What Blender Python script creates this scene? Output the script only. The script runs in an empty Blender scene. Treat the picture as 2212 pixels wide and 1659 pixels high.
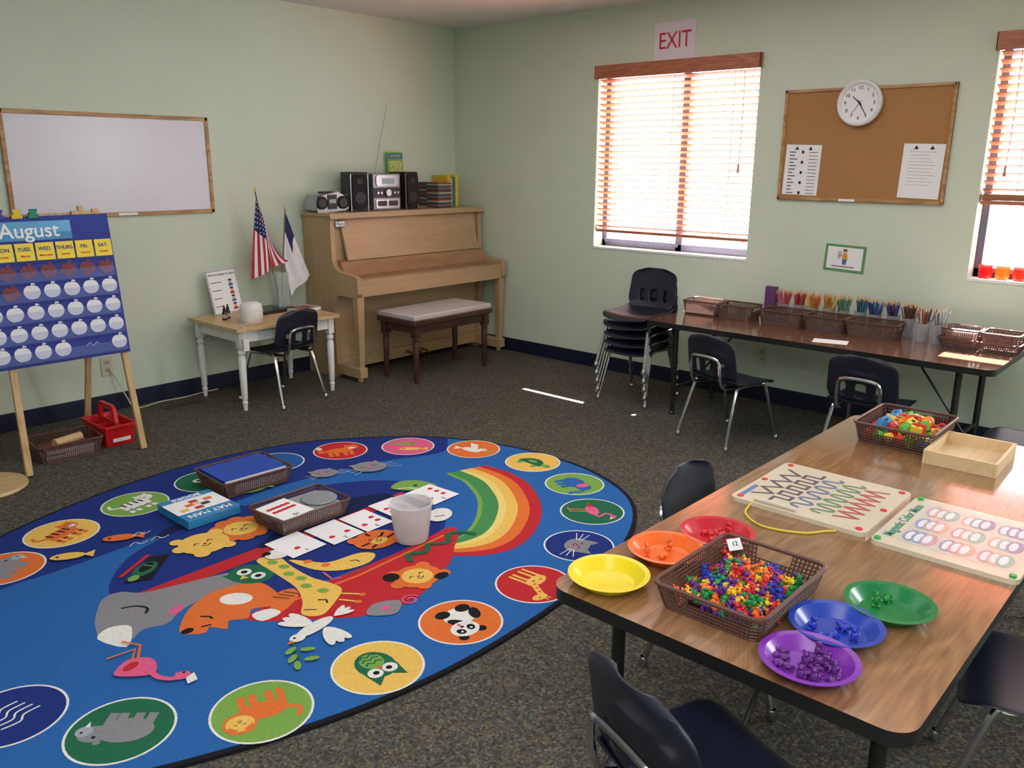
import bpy,bmesh,math,random
from mathutils import Vector,Matrix,Euler
from mathutils.geometry import tessellate_polygon
random.seed(7)
S=bpy.context.scene
COL=S.collection
try: S.view_settings.view_transform='Standard'
except Exception: pass
pi=math.pi
def rad(a): return math.radians(a)
# ------------------------------------------------------------ materials
def lin(c):
    o=[]
    for x in c:
        x=x/255.0; o.append(x/12.92 if x<=.04045 else ((x+.055)/1.055)**2.4)
    return tuple(o)+(1.0,)
MC={}
def M(name,c,rough=.5,metal=0.,var=.06,scale=30,bump=0.,bscale=200,coat=0,trans=0,alpha=1,emit=0,sss=0):
    if name in MC: return MC[name]
    m=bpy.data.materials.new(name);m.use_nodes=True;nt=m.node_tree;b=nt.nodes['Principled BSDF']
    b.inputs['Roughness'].default_value=rough;b.inputs['Metallic'].default_value=metal
    L=nt.links
    tc=nt.nodes.new('ShaderNodeTexCoord');no=nt.nodes.new('ShaderNodeTexNoise');no.inputs['Scale'].default_value=scale;no.inputs['Detail'].default_value=3
    L.new(tc.outputs['Object'],no.inputs['Vector'])
    mx=nt.nodes.new('ShaderNodeMix');mx.data_type='RGBA'
    l=lin(c)
    mx.inputs['A'].default_value=tuple(max(0,x*(1-var*2)) for x in l[:3])+(1,)
    mx.inputs['B'].default_value=tuple(min(1,x*(1+var*2)) for x in l[:3])+(1,)
    L.new(no.outputs['Fac'],mx.inputs['Factor']);L.new(mx.outputs['Result'],b.inputs['Base Color'])
    if bump:
        n2=nt.nodes.new('ShaderNodeTexNoise');n2.inputs['Scale'].default_value=bscale;n2.inputs['Detail'].default_value=4
        L.new(tc.outputs['Object'],n2.inputs['Vector'])
        bp=nt.nodes.new('ShaderNodeBump');bp.inputs['Strength'].default_value=bump;bp.inputs['Distance'].default_value=.004
        L.new(n2.outputs['Fac'],bp.inputs['Height']);L.new(bp.outputs['Normal'],b.inputs['Normal'])
    if coat: b.inputs['Coat Weight'].default_value=coat;b.inputs['Coat Roughness'].default_value=.1
    if trans: b.inputs['Transmission Weight'].default_value=trans
    if alpha<1: b.inputs['Alpha'].default_value=alpha
    MC[name]=m;return m
def WOOD(name,c1,c2,rough=.4,axis='X',scale=6,coat=0,dist=3.,stretch=12,crough=.15,lo=.3,hi=.7):
    if name in MC: return MC[name]
    m=bpy.data.materials.new(name);m.use_nodes=True;nt=m.node_tree;b=nt.nodes['Principled BSDF'];L=nt.links
    b.inputs['Roughness'].default_value=rough
    tc=nt.nodes.new('ShaderNodeTexCoord');mp=nt.nodes.new('ShaderNodeMapping')
    s=[stretch]*3;s['XYZ'.index(axis)]=1.0;mp.inputs['Scale'].default_value=s
    L.new(tc.outputs['Object'],mp.inputs['Vector'])
    n1=nt.nodes.new('ShaderNodeTexNoise');n1.inputs['Scale'].default_value=scale*.25;n1.inputs['Detail'].default_value=2
    mp2=nt.nodes.new('ShaderNodeMapping');s2=[3.0]*3;s2['XYZ'.index(axis)]=.7;mp2.inputs['Scale'].default_value=s2
    L.new(tc.outputs['Object'],mp2.inputs['Vector']);L.new(mp2.outputs['Vector'],n1.inputs['Vector'])
    sn=nt.nodes.new('ShaderNodeMath');sn.operation='MULTIPLY';sn.inputs[1].default_value=dist*22
    L.new(n1.outputs['Fac'],sn.inputs[0])
    s3=nt.nodes.new('ShaderNodeMath');s3.operation='SINE';L.new(sn.outputs[0],s3.inputs[0])
    n2=nt.nodes.new('ShaderNodeTexNoise');n2.inputs['Scale'].default_value=scale;n2.inputs['Detail'].default_value=6
    L.new(mp.outputs['Vector'],n2.inputs['Vector'])
    a=nt.nodes.new('ShaderNodeMath');a.operation='MULTIPLY_ADD';a.inputs[1].default_value=.12
    L.new(s3.outputs[0],a.inputs[0]);L.new(n2.outputs['Fac'],a.inputs[2])
    cr=nt.nodes.new('ShaderNodeValToRGB');cr.color_ramp.elements[0].position=lo;cr.color_ramp.elements[1].position=hi
    cr.color_ramp.elements[0].color=lin(c1);cr.color_ramp.elements[1].color=lin(c2)
    L.new(a.outputs[0],cr.inputs['Fac']);L.new(cr.outputs['Color'],b.inputs['Base Color'])
    if coat: b.inputs['Coat Weight'].default_value=coat;b.inputs['Coat Roughness'].default_value=crough
    MC[name]=m;return m
def CARPET():
    m=bpy.data.materials.new('carpet_loop_pile');m.use_nodes=True;nt=m.node_tree;b=nt.nodes['Principled BSDF'];L=nt.links
    b.inputs['Roughness'].default_value=.95;b.inputs['Specular IOR Level'].default_value=.1
    tc=nt.nodes.new('ShaderNodeTexCoord')
    v=nt.nodes.new('ShaderNodeTexVoronoi');v.inputs['Scale'].default_value=140;L.new(tc.outputs['Object'],v.inputs['Vector'])
    sp=nt.nodes.new('ShaderNodeSeparateColor');L.new(v.outputs['Color'],sp.inputs['Color'])
    cr=nt.nodes.new('ShaderNodeValToRGB');e=cr.color_ramp;e.interpolation='CONSTANT'
    cols=[(0,(72,70,66)),(.28,(88,86,78)),(.5,(102,94,76)),(.66,(78,84,84)),(.8,(118,110,92)),(.9,(62,60,60)),(.96,(98,108,102))]
    e.elements[0].position=0;e.elements[0].color=lin(cols[0][1]);e.elements[1].position=cols[1][0];e.elements[1].color=lin(cols[1][1])
    for p,c in cols[2:]:
        x=e.elements.new(p);x.color=lin(c)
    L.new(sp.outputs['Red'],cr.inputs['Fac'])
    n=nt.nodes.new('ShaderNodeTexNoise');n.inputs['Scale'].default_value=2.5;L.new(tc.outputs['Object'],n.inputs['Vector'])
    mx=nt.nodes.new('ShaderNodeMix');mx.data_type='RGBA';mx.blend_type='MULTIPLY';mx.inputs['Factor'].default_value=.15
    L.new(cr.outputs['Color'],mx.inputs['A']);L.new(n.outputs['Fac'],mx.inputs['B']);L.new(mx.outputs['Result'],b.inputs['Base Color'])
    bp=nt.nodes.new('ShaderNodeBump');bp.inputs['Strength'].default_value=.4;bp.inputs['Distance'].default_value=.003
    L.new(v.outputs['Distance'],bp.inputs['Height']);L.new(bp.outputs['Normal'],b.inputs['Normal']);return m
# ------------------------------------------------------------ mesh builder
class B:
    def __init__(s): s.v=[];s.f=[];s.m=[]
    def add(s,vs,fs,m=0):
        o=len(s.v);s.v+=[tuple(v) for v in vs]
        for f in fs: s.f.append(tuple(i+o for i in f));s.m.append(m)
        return s
    def box(s,x0,x1,y0,y1,z0,z1,m=0):
        x0,x1=sorted((x0,x1));y0,y1=sorted((y0,y1));z0,z1=sorted((z0,z1))
        return s.add([(x0,y0,z0),(x1,y0,z0),(x1,y1,z0),(x0,y1,z0),(x0,y0,z1),(x1,y0,z1),(x1,y1,z1),(x0,y1,z1)],
          [(0,3,2,1),(4,5,6,7),(0,1,5,4),(1,2,6,5),(2,3,7,6),(3,0,4,7)],m)
    def prism(s,pts,a,b,m=0,plane='xy',mcap=None):
        n=len(pts)
        def P(p,h): return {'xy':(p[0],p[1],h),'xz':(p[0],h,p[1]),'yz':(h,p[0],p[1])}[plane]
        vs=[P(p,a) for p in pts]+[P(p,b) for p in pts];o=len(s.v);s.v+=vs
        for i in range(n):
            j=(i+1)%n;s.f.append((o+i,o+j,o+n+j,o+n+i));s.m.append(m)
        for t in tessellate_polygon([[Vector((p[0],p[1],0)) for p in pts]]):
            s.f.append(tuple(o+i for i in t));s.m.append(m)
            s.f.append(tuple(o+n+i for i in t));s.m.append(m if mcap is None else mcap)
        return s
    def flat(s,pts,z,m=0):
        o=len(s.v);s.v+=[(p[0],p[1],z) for p in pts]
        for t in tessellate_polygon([[Vector((p[0],p[1],0)) for p in pts]]):
            a,b,c=[pts[i] for i in t]
            if (b[0]-a[0])*(c[1]-a[1])-(b[1]-a[1])*(c[0]-a[0])<0: t=(t[0],t[2],t[1])
            s.f.append(tuple(o+i for i in t));s.m.append(m)
        return s
    def tube(s,pts,r,n=8,m=0,closed=False,cap=True,smooth=0):
        pts=[Vector(p) for p in pts]
        if smooth:
            q=[]
            N=len(pts)
            for i in range(N if closed else N-1):
                p0=pts[(i-1)%N] if closed or i>0 else pts[0];p1=pts[i];p2=pts[(i+1)%N];p3=pts[(i+2)%N] if closed or i+2<N else pts[-1]
                for k in range(smooth):
                    t=k/smooth
                    q.append(.5*((2*p1)+(-p0+p2)*t+(2*p0-5*p1+4*p2-p3)*t*t+(-p0+3*p1-3*p2+p3)*t**3))
            if not closed: q.append(pts[-1])
            pts=q
        N=len(pts);rr=r if isinstance(r,(list,tuple)) else [r]*N
        if len(rr)!=N: rr=[rr[0]+(rr[-1]-rr[0])*i/(N-1) for i in range(N)]
        T=[]
        for i in range(N):
            a=pts[(i-1)%N] if closed or i>0 else pts[0];b=pts[(i+1)%N] if closed or i<N-1 else pts[-1]
            T.append((b-a).normalized())
        up=Vector((0,0,1)) if abs(T[0].z)<.9 else Vector((1,0,0))
        nrm=(up-T[0]*up.dot(T[0])).normalized();o=len(s.v)
        for i in range(N):
            nrm=(nrm-T[i]*nrm.dot(T[i]));nrm.normalize();bn=T[i].cross(nrm)
            for k in range(n):
                a=2*pi*k/n;s.v.append(tuple(pts[i]+(nrm*math.cos(a)+bn*math.sin(a))*rr[i]))
        for i in range(N if closed else N-1):
            j=(i+1)%N
            for k in range(n):
                l=(k+1)%n;s.f.append((o+i*n+k,o+i*n+l,o+j*n+l,o+j*n+k));s.m.append(m)
        if cap and not closed:
            s.f.append(tuple(o+k for k in range(n))[::-1]);s.m.append(m)
            s.f.append(tuple(o+(N-1)*n+k for k in range(n)));s.m.append(m)
        return s
    def cyl(s,p0,p1,r0,r1=None,n=16,m=0): return s.tube([p0,p1],[r0,r0 if r1 is None else r1],n,m)
    def lathe(s,prof,n=32,m=0,c=(0,0,0),mf=None):
        o=len(s.v);K=len(prof)
        for r,z in prof:
            for k in range(n):
                a=2*pi*k/n;s.v.append((c[0]+r*math.cos(a),c[1]+r*math.sin(a),c[2]+z))
        for i in range(K-1):
            for k in range(n):
                l=(k+1)%n;s.f.append((o+i*n+k,o+i*n+l,o+(i+1)*n+l,o+(i+1)*n+k));s.m.append(m if mf is None else mf(i))
        return s
    def sph(s,c,r,m=0,nu=10,nv=6):
        if not isinstance(r,(tuple,list)): r=(r,r,r)
        o=len(s.v)
        s.v.append((c[0],c[1],c[2]-r[2]))
        for j in range(1,nv):
            t=-pi/2+pi*j/nv
            for k in range(nu):
                a=2*pi*k/nu;s.v.append((c[0]+r[0]*math.cos(t)*math.cos(a),c[1]+r[1]*math.cos(t)*math.sin(a),c[2]+r[2]*math.sin(t)))
        s.v.append((c[0],c[1],c[2]+r[2]));e=len(s.v)-1
        for k in range(nu):
            l=(k+1)%nu;s.f.append((o,o+1+l,o+1+k));s.m.append(m)
            s.f.append((e,o+1+(nv-2)*nu+k,o+1+(nv-2)*nu+l));s.m.append(m)
            for j in range(nv-2):
                s.f.append((o+1+j*nu+k,o+1+j*nu+l,o+1+(j+1)*nu+l,o+1+(j+1)*nu+k));s.m.append(m)
        return s
    def grid(s,fn,nu,nv,m=0,skip=None,mf=None):
        o=len(s.v)
        for j in range(nv+1):
            for i in range(nu+1): s.v.append(tuple(fn(i/nu,j/nv)))
        for j in range(nv):
            for i in range(nu):
                if skip and skip(i,j): continue
                a=o+j*(nu+1)+i;s.f.append((a,a+1,a+nu+2,a+nu+1));s.m.append(m if mf is None else mf(i,j))
        return s
    def xf(s,mat,start=0):
        for i in range(start,len(s.v)): s.v[i]=tuple(mat@Vector(s.v[i]))
        return s
def rrect(x0,x1,y0,y1,r,n=6):
    p=[]
    for cx,cy,a0 in((x1-r,y1-r,0),(x0+r,y1-r,90),(x0+r,y0+r,180),(x1-r,y0+r,270)):
        for k in range(n+1):
            a=rad(a0+90*k/n);p.append((cx+r*math.cos(a),cy+r*math.sin(a)))
    return p
def circ(cx,cy,r,n=20,ry=None): return [(cx+r*math.cos(2*pi*k/n),cy+(ry or r)*math.sin(2*pi*k/n)) for k in range(n)]
def obj(name,b,mats,parent=None,loc=(0,0,0),rot=(0,0,0),bevel=0,smooth=True,solid=0,sub=0,wire=0,ang=35,label=None,cat=None,group=None,kind=None):
    me=bpy.data.meshes.new(name);me.from_pydata(b.v,[],b.f);me.validate()
    if not isinstance(mats,(list,tuple)): mats=[mats]
    for m in mats: me.materials.append(m)
    if len(b.m)==len(me.polygons): me.polygons.foreach_set('material_index',b.m)
    if smooth:
        me.polygons.foreach_set('use_smooth',[True]*len(me.polygons))
        try: me.set_sharp_from_angle(angle=rad(ang))
        except Exception: pass
    me.update()
    o=bpy.data.objects.new(name,me);COL.objects.link(o);o.location=loc;o.rotation_euler=rot
    if parent: o.parent=parent
    if wire:
        w=o.modifiers.new('w','WIREFRAME');w.thickness=wire;w.use_replace=True
    if solid:
        w=o.modifiers.new('s','SOLIDIFY');w.thickness=solid;w.offset=0
    if bevel:
        w=o.modifiers.new('b','BEVEL');w.width=bevel;w.segments=2;w.limit_method='ANGLE';w.angle_limit=rad(40)
    if sub:
        w=o.modifiers.new('u','SUBSURF');w.levels=sub;w.render_levels=sub
    tag(o,label,cat,group,kind);return o
def tag(o,label=None,cat=None,group=None,kind=None):
    if label: o['label']=label
    if cat: o['category']=cat
    if group: o['group']=group
    if kind: o['kind']=kind
def empty(name,loc,rotz=0,label=None,cat=None,group=None,rot=None):
    o=bpy.data.objects.new(name,None);COL.objects.link(o);o.location=loc;o.rotation_euler=rot or (0,0,rotz);o.empty_display_size=.05
    tag(o,label,cat,group);return o
def copytree(root,loc,rot=None,label=None):
    n=root.copy();COL.objects.link(n);n.location=loc
    if rot is not None: n.rotation_euler=rot
    if label: n['label']=label
    def rec(a,bp):
        for c in list(a.children):
            d=c.copy();COL.objects.link(d);d.parent=bp;rec(c,d)
    rec(root,n);return n
def text(body,size,mat,parent,loc=(0,0,0),rot=(0,0,0),name='lettering',align='CENTER',ext=.0004,sx=1,bold=0):
    cu=bpy.data.curves.new('t','FONT');cu.body=body;cu.size=size;cu.align_x=align;cu.align_y='CENTER';cu.extrude=ext;cu.offset=bold
    t=bpy.data.objects.new('t',cu);COL.objects.link(t);bpy.context.view_layer.update()
    me=bpy.data.meshes.new_from_object(t.evaluated_get(bpy.context.evaluated_depsgraph_get()))
    bpy.data.objects.remove(t);me.materials.clear();me.materials.append(mat)
    o=bpy.data.objects.new(name,me);COL.objects.link(o);o.location=loc;o.rotation_euler=rot;o.scale=(sx,1,1)
    if parent: o.parent=parent
    return o
WL=(pi/2,0,0)
# ------------------------------------------------------------ common materials
black=M('black_plastic',(26,26,28),.4);white=M('white_paint',(228,228,226),.5);paper=M('white_paper',(240,240,243),.8,var=.01)
chrome=M('chrome',(205,205,210),.15,1.);navy=M('navy_plastic_shell',(24,28,44),.38,var=.05,bump=.15,bscale=400)
ink=M('black_ink',(30,30,34),.7);redink=M('red_ink',(205,35,50),.7)
brownb=M('brown_plastic_basket',(94,62,54),.4,var=.08)
oak=WOOD('oak_trim',(160,116,72),(194,152,106),.5)
# ------------------------------------------------------------ room
H=2.426
wallm=M('mint_wall_paint',(207,218,200),.75,var=.02,scale=3,bump=.2,bscale=160)
base=M('navy_vinyl_baseboard',(20,26,52),.45)
X0,Y0=-7.2,-7.4
obj('floor',B().box(X0,0,Y0,0,-.1,0),CARPET(),kind='structure')
obj('ceiling',B().box(X0,.14,Y0,.14,H,H+.1),M('popcorn_ceiling',(218,217,215),.9,var=.04,scale=60,bump=1.,bscale=120),kind='structure')
obj('wall_left',B().box(X0,0,0,.14,-.1,H),wallm,kind='structure')
wins=[(-2.56,-1.39),(-4.99,-3.81)];wz0,wz1=.87,2.05
b=B();b.box(0,.14,Y0,.14,-.1,wz0);b.box(0,.14,Y0,.14,wz1,H);b.box(0,.14,-1.39,.14,wz0,wz1);b.box(0,.14,-3.81,-2.56,wz0,wz1);b.box(0,.14,Y0,-4.99,wz0,wz1)
obj('wall_right',b,wallm,kind='structure')
obj('wall_back',B().box(X0-.14,X0,Y0,.14,-.1,H),wallm,kind='structure')
obj('wall_front',B().box(X0,.14,Y0-.14,Y0,-.1,H),wallm,kind='structure')
obj('baseboard_left',B().box(X0,-.001,-.008,0,0,.1),base,bevel=.003,kind='structure')
obj('baseboard_right',B().box(-.008,0,Y0,-.009,0,.1),base,bevel=.003,kind='structure')
framem=M('window_frame_dark',(84,84,104),.4);sillm=M('white_sill_paint',(232,232,230),.45)
glassm=bpy.data.materials.new('window_glass');glassm.use_nodes=True
nt=glassm.node_tree;nt.nodes.clear();a=nt.nodes.new('ShaderNodeBsdfTransparent');g=nt.nodes.new('ShaderNodeBsdfGlossy');g.inputs['Roughness'].default_value=.02
mx=nt.nodes.new('ShaderNodeMixShader');mx.inputs[0].default_value=.06;o=nt.nodes.new('ShaderNodeOutputMaterial')
nt.links.new(a.outputs[0],mx.inputs[1]);nt.links.new(g.outputs[0],mx.inputs[2]);nt.links.new(mx.outputs[0],o.inputs[0])
blindm=WOOD('cherry_blind_wood',(160,92,64),(186,116,84),.4,'Y',8)
slatm=M('cherry_blind_slat',(180,118,84),.45,var=.05)
for k,(ya,yb) in enumerate(wins):
    b=B();t=.035
    b.box(.10,.135,ya,yb,wz0,wz0+.05);b.box(.10,.135,ya,yb,wz1-t,wz1);b.box(.10,.135,ya,ya+t,wz0,wz1);b.box(.10,.135,yb-t,yb,wz0,wz1)
    ym=(ya+yb)/2-.04;b.box(.10,.13,ym-.025,ym+.025,wz0,wz1)
    b.box(.088,.10,ym,yb-.03,wz0+.03,wz0+.055)
    wob=obj('window_%d'%(k+1),b,framem,bevel=.003,kind='structure')
    obj('glass',B().box(.115,.118,ya+.01,yb-.01,wz0+.01,wz1-.01),glassm,parent=wob)
    obj('trim_%d'%(k+1),B().box(-.004,.10,ya,yb,wz0-.012,wz0+.004),sillm,bevel=.002,kind='structure')
    zb=.975 if k==0 else 1.25
    bl=empty('window_blind',(0,(ya+yb)/2,wz1),label=('reddish brown wooden venetian blind lowered almost to the sill' if k==0 else 'reddish brown wooden venetian blind pulled halfway up'),cat='window blind')
    hw=(yb-ya)/2
    b=B();b.box(-.034,-.022,-hw-.012,hw+.012,-.065,.02);b.box(-.034,.0,-hw-.012,-hw-.003,-.065,.02);b.box(-.034,.0,hw+.003,hw+.012,-.065,.02)
    obj('valance',b,blindm,bl,bevel=.003)
    obj('headrail',B().box(.012,.06,-hw+.006,hw-.006,-.05,-.004),blindm,bl)
    b=B();top=wz1-.075;sp=.0385
    zs=[];z=top
    while z>zb+.03: zs.append(z);z-=sp
    for z in zs:
        o0=len(b.v);b.box(-.0245,.0245,-hw+.008,hw-.008,-.0014,.0014)
        b.xf(Matrix.Translation((.036,0,z-wz1))@Matrix.Rotation(rad(20),4,'Y'),o0)
    if k==1:
        for i in range(9): b.box(.012,.060,-hw+.008,hw-.008,zb+.02+i*.0036-wz1,zb+.0225+i*.0036-wz1)
    obj('slats',b,slatm,bl)
    obj('bottom_rail',B().box(.011,.061,-hw+.008,hw-.008,zb-wz1,zb+.018-wz1),blindm,bl,bevel=.003)
    b=B()
    for yy in(-hw*.72,0,hw*.72):
        for xx in(.0105,.0615): b.cyl((xx,yy,-.05),(xx,yy,zb-wz1+.01),.0012,n=5)
    obj('ladder_cord',b,slatm,bl)
    b=B();yy=-hw+.10 if k==0 else hw-.1
    b.tube([(.004,yy,-.07),(.002,yy-.005,-.4),(.003,yy,-.62)],.0018,5,smooth=4);b.cyl((.003,yy,-.66),(.003,yy,-.61),.008,.004,8)
    obj('pull_cord',b,slatm,bl)
def outlet(loc,rz):
    o=empty('wall_outlet',loc,rz,'ivory duplex wall outlet plate low on the wall','wall outlet')
    iv=M('ivory_plastic',(206,200,180),.4)
    obj('cover_plate',B().box(-.035,.035,-.006,0,-.057,.057),iv,o,bevel=.002)
    for z in(-.022,.022):
        b=B();b.prism(circ(0,z,.016,14),-.008,-.005,0,'xz');b.box(-.008,-.005,-.0085,-.007,z-.006,z+.006,1);b.box(.005,.008,-.0085,-.007,z-.006,z+.006,1)
        obj('socket',b,[M('ivory_socket',(190,184,165),.4),black],o)
outlet((-2.87,0,.27),0);outlet((0,-2.72,.29),-pi/2)
b=B();b.box(-.15,.15,-.055,.055,0,.005)
for i in range(12): b.box(-.14+i*.0235,-.128+i*.0235,-.04,.04,.005,.0065,1)
obj('floor_vent',b,[M('vent_brown',(96,72,58),.5,.3),black],loc=(-2.5,-.22,0),label='brown metal floor register set in the carpet',cat='floor vent')
# ------------------------------------------------------------ whiteboard, corkboard, clock, signs
e=empty('whiteboard',(-2.69,0,1.41),label='white dry-erase board with thin oak frame on the mint wall',cat='whiteboard')
w,h=.57,.272
obj('board_surface',B().box(-w,w,-.012,-.001,-h,h),M('dry_erase_white',(216,214,226),.25,var=.01),e)
b=B();b.box(-w-.004,w+.004,-.02,0,h-.012,h+.01);b.box(-w-.004,w+.004,-.02,0,-h-.01,-h+.012);b.box(-w-.008,-w+.014,-.02,0,-h-.01,h+.01);b.box(w-.014,w+.008,-.02,0,-h-.01,h+.01)
obj('frame',b,oak,e,bevel=.002);obj('name_sticker',B().box(-.02,.09,-.0215,-.02,-h-.006,-h+.008),paper,e)
cy,cz=-3.191,1.546
e=empty('bulletin_board',(0,cy,cz),-pi/2,'oak-framed cork bulletin board with two papers pinned on it','bulletin board')
w,h=.457,.305
obj('cork_panel',B().box(-w,w,-.01,-.001,-h,h),M('cork',(170,124,78),.9,var=.15,scale=180,bump=.3),e)
b=B();t=.017;b.box(-w,w,-.018,0,h-t,h);b.box(-w,w,-.018,0,-h,-h+t);b.box(-w,-w+t,-.018,0,-h,h);b.box(w-t,w,-.018,0,-h,h)
obj('frame',b,oak,e,bevel=.002);obj('name_sticker',B().box(-.09,.0,-.0195,-.018,-h+.001,-h+.014),paper,e)
for yy,lab,dense in((-2.868,'printed daily schedule sheet pinned to cork board',1),(-3.52,'typed letter sheet pinned to cork board',0)):
    p=B();p.box(-.104,.104,-.0125,-.011,-.14,.14,0)
    z=.115
    if dense:
        for i in range(13):
            z-=.019;ww=random.uniform(.02,.05)
            p.box(-.08,-.08+ww*1.2,-.0128,-.0124,z,z+.005,1);p.box(.035,.085,-.0128,-.0124,z+.001,z+.004,1)
            if i%3==0: p.box(-.01,.004,-.0128,-.0124,z-.004,z+.012,1)
    else:
        for i in range(11):
            z-=.017;p.box(-.07,.0+random.uniform(.03,.07),-.0128,-.0124,z,z+.002,2)
    for xx in(-.04,.04): p.prism([(xx-.012,.112),(xx+.012,.112),(xx,.132)],-.0128,-.0124,1,'xz')
    obj('notice_paper',p,[paper,ink,M('grey_ink',(165,165,170),.8)],loc=(0,yy,1.41),rot=(0,rad(1.5),-pi/2),label=lab,cat='paper')
e=empty('wall_clock',(-.019,-3.17,1.765),-pi/2,'round white plastic wall clock hung over cork board','clock')
b=B();b.lathe([(.0,0),(.118,0),(.121,.012),(.119,.03),(.11,.036),(.1,.03),(.098,.02)],48);b.xf(Matrix.Rotation(pi/2,4,'X'))
obj('clock_case',b,M('clock_case_white',(228,228,232),.3),e)
b=B();b.prism(circ(0,0,.1,40),-.02,-.018,0,'xz');obj('clock_face',b,paper,e)
for i in range(1,13):
    a=rad(90-30*i);text(str(i),.026,ink,e,(.078*math.cos(a),-.0208,.078*math.sin(a)),WL,'numeral')
def hand(name,ang,l,w):
    b=B();b.prism([(-w,-.015),(w,-.015),(w*.5,l),(-w*.5,l)],-.024,-.0225,0,'xz');b.xf(Matrix.Rotation(rad(ang),4,'Y'));obj(name,b,ink,e)
hand('hour_hand',-48,.05,.0035);hand('minute_hand',148,.075,.0028);hand('second_hand',215,.07,.001)
s=obj('exit_sign',B().box(-.148,.148,-.002,0,-.112,.112),M('sign_paper',(232,222,234),.8,var=.01),loc=(-.001,-1.97,2.183),rot=(0,rad(-1),-pi/2),label='white paper sign with red hand-drawn exit lettering',cat='sign')
text('EXIT',.14,redink,s,(0,-.003,0),WL,sx=.82)
s=obj('classroom_picture',B().box(-.115,.115,-.003,0,-.075,.075,0).box(-.1,.1,-.0035,-.0025,-.062,.062,1),[M('green_border',(95,150,95),.7),paper],loc=(-.001,-3.165,.925),rot=(0,rad(2),-pi/2),label='small green-bordered classroom picture card taped to wall',cat='picture')
b=B()
for cx,cz_,r,c in((.0,.035,.012,0),(-.03,.02,.012,3),(-.032,.004,.01,3),(-.036,.035,.006,3),(-.024,.035,.006,3)): b.prism(circ(cx,cz_,r,12),-.0042,-.0036,c,'xz')
b.prism([(-.012,.024),(.014,.024),(.018,-.006),(-.014,-.006)],-.0042,-.0036,1,'xz');b.prism([(-.012,-.006),(.014,-.006),(.012,-.036),(-.01,-.036)],-.0042,-.0036,2,'xz')
b.prism([(-.012,.022),(-.03,.01),(-.028,.005),(-.01,.014)],-.0042,-.0036,0,'xz');b.prism([(-.012,.04),(.012,.04),(.01,.052),(-.01,.052)],-.0042,-.0036,4,'xz')
b.box(-.07,.06,-.0042,-.0036,-.05,-.045,4)
obj('drawing',b,[M('skin_print',(225,170,130),.7),M('yel_print',(220,150,60),.7),M('blue_print',(60,110,180),.7),M('grey_print',(190,190,195),.7),M('brown_print',(120,70,50),.7)],s)
# ------------------------------------------------------------ RUG
RC={'blue':(36,94,166),'navy':(30,52,128),'dark':(22,34,78),'red':(192,44,52),'org':(226,116,56),'yel':(236,194,98),'pale':(236,214,128),'grn':(124,170,80),'dgrn':(36,106,76),'mgrn':(72,142,84),
 'gry':(138,138,144),'wht':(232,232,228),'blk':(28,28,36),'pink':(224,98,142),'sky':(42,102,174),'lgry':(165,170,185),'brn':(110,64,50)}
RK=list(RC);RM=[M('rug_'+k,RC[k],.95,var=.09,scale=90,bump=.5,bscale=500) for k in RK]
for m in RM: m.node_tree.nodes['Principled BSDF'].inputs['Specular IOR Level'].default_value=.2
RT=.012
rug=B()
class Art:
    def __init__(s,cx=0,cy=0,sc=1,ang=0,z=RT):
        s.c=(cx,cy);s.s=sc;s.a=ang;s.z=z
    def T(s,p):
        x,y=p[0]*s.s,p[1]*s.s;c,n=math.cos(s.a),math.sin(s.a);return (s.c[0]+x*c-y*n,s.c[1]+x*n+y*c)
    def p(s,pts,col):
        s.z+=5e-5;rug.flat([s.T(q) for q in pts],s.z,RK.index(col))
    def e(s,x,y,rx,ry,col,rot=0,n=20):
        c,k=math.cos(rad(rot)),math.sin(rad(rot))
        s.p([(x+rx*math.cos(t)*c-ry*math.sin(t)*k,y+rx*math.cos(t)*k+ry*math.sin(t)*c) for t in [2*pi*i/n for i in range(n)]],col)
    def l(s,pts,w,col):
        n=len(pts);L=[];R_=[]
        for i in range(n):
            a=Vector(pts[max(0,i-1)]);b=Vector(pts[min(n-1,i+1)]);d=(b-a);d.normalize();q=Vector((-d.y,d.x))*w/2;P=Vector(pts[i])
            L.append(tuple(P+q));R_.append(tuple(P-q))
        s.p(L+R_[::-1],col)
    def face(s,x,y,r,eye='blk',smile=True):
        for d in(-1,1): s.l([(x+d*r*.45-r*.18,y+r*.1),(x+d*r*.45,y+r*.28),(x+d*r*.45+r*.18,y+r*.1)],r*.1,eye)
        if smile: s.l([(x-r*.3,y-r*.3),(x,y-r*.48),(x+r*.3,y-r*.3)],r*.09,eye)
        s.e(x,y-r*.12,r*.14,r*.1,'brn',n=8)
def spline(pts,k=8,closed=True):
    q=[];N=len(pts);P=[Vector(p) for p in pts]
    for i in range(N if closed else N-1):
        p0=P[(i-1)%N] if closed or i else P[0];p1=P[i];p2=P[(i+1)%N];p3=P[(i+2)%N] if closed or i+2<N else P[-1]
        for j in range(k):
            t=j/k;r=.5*((2*p1)+(-p0+p2)*t+(2*p0-5*p1+4*p2-p3)*t*t+(-p0+3*p1-3*p2+p3)*t**3);q.append((r.x,r.y))
    if not closed: q.append(tuple(P[-1]))
    return q
edge=[(-394,-146),(-350,-130),(-307,-124),(-268,-128),(-235,-141),(-197,-173),(-177,-215),(-174,-260),(-185,-295),(-206,-318),(-243,-334),(-286,-340),(-330,-341),(-365,-336),(-399,-325),(-430,-309),(-454,-282),(-463,-245),(-455,-205),(-430,-168)]
ep=spline([(x/100,y/100) for x,y in edge],6)
rc=Vector((-3.12,-2.33))
rug.prism(ep,0.0,RT-.001,RK.index('blk'))
inner=[tuple(rc+(Vector(p)-rc)*.986) for p in ep]
rug.prism(inner,RT-.002,RT,RK.index('sky'))
A=Art(0,0,.01,0,RT)
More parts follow.
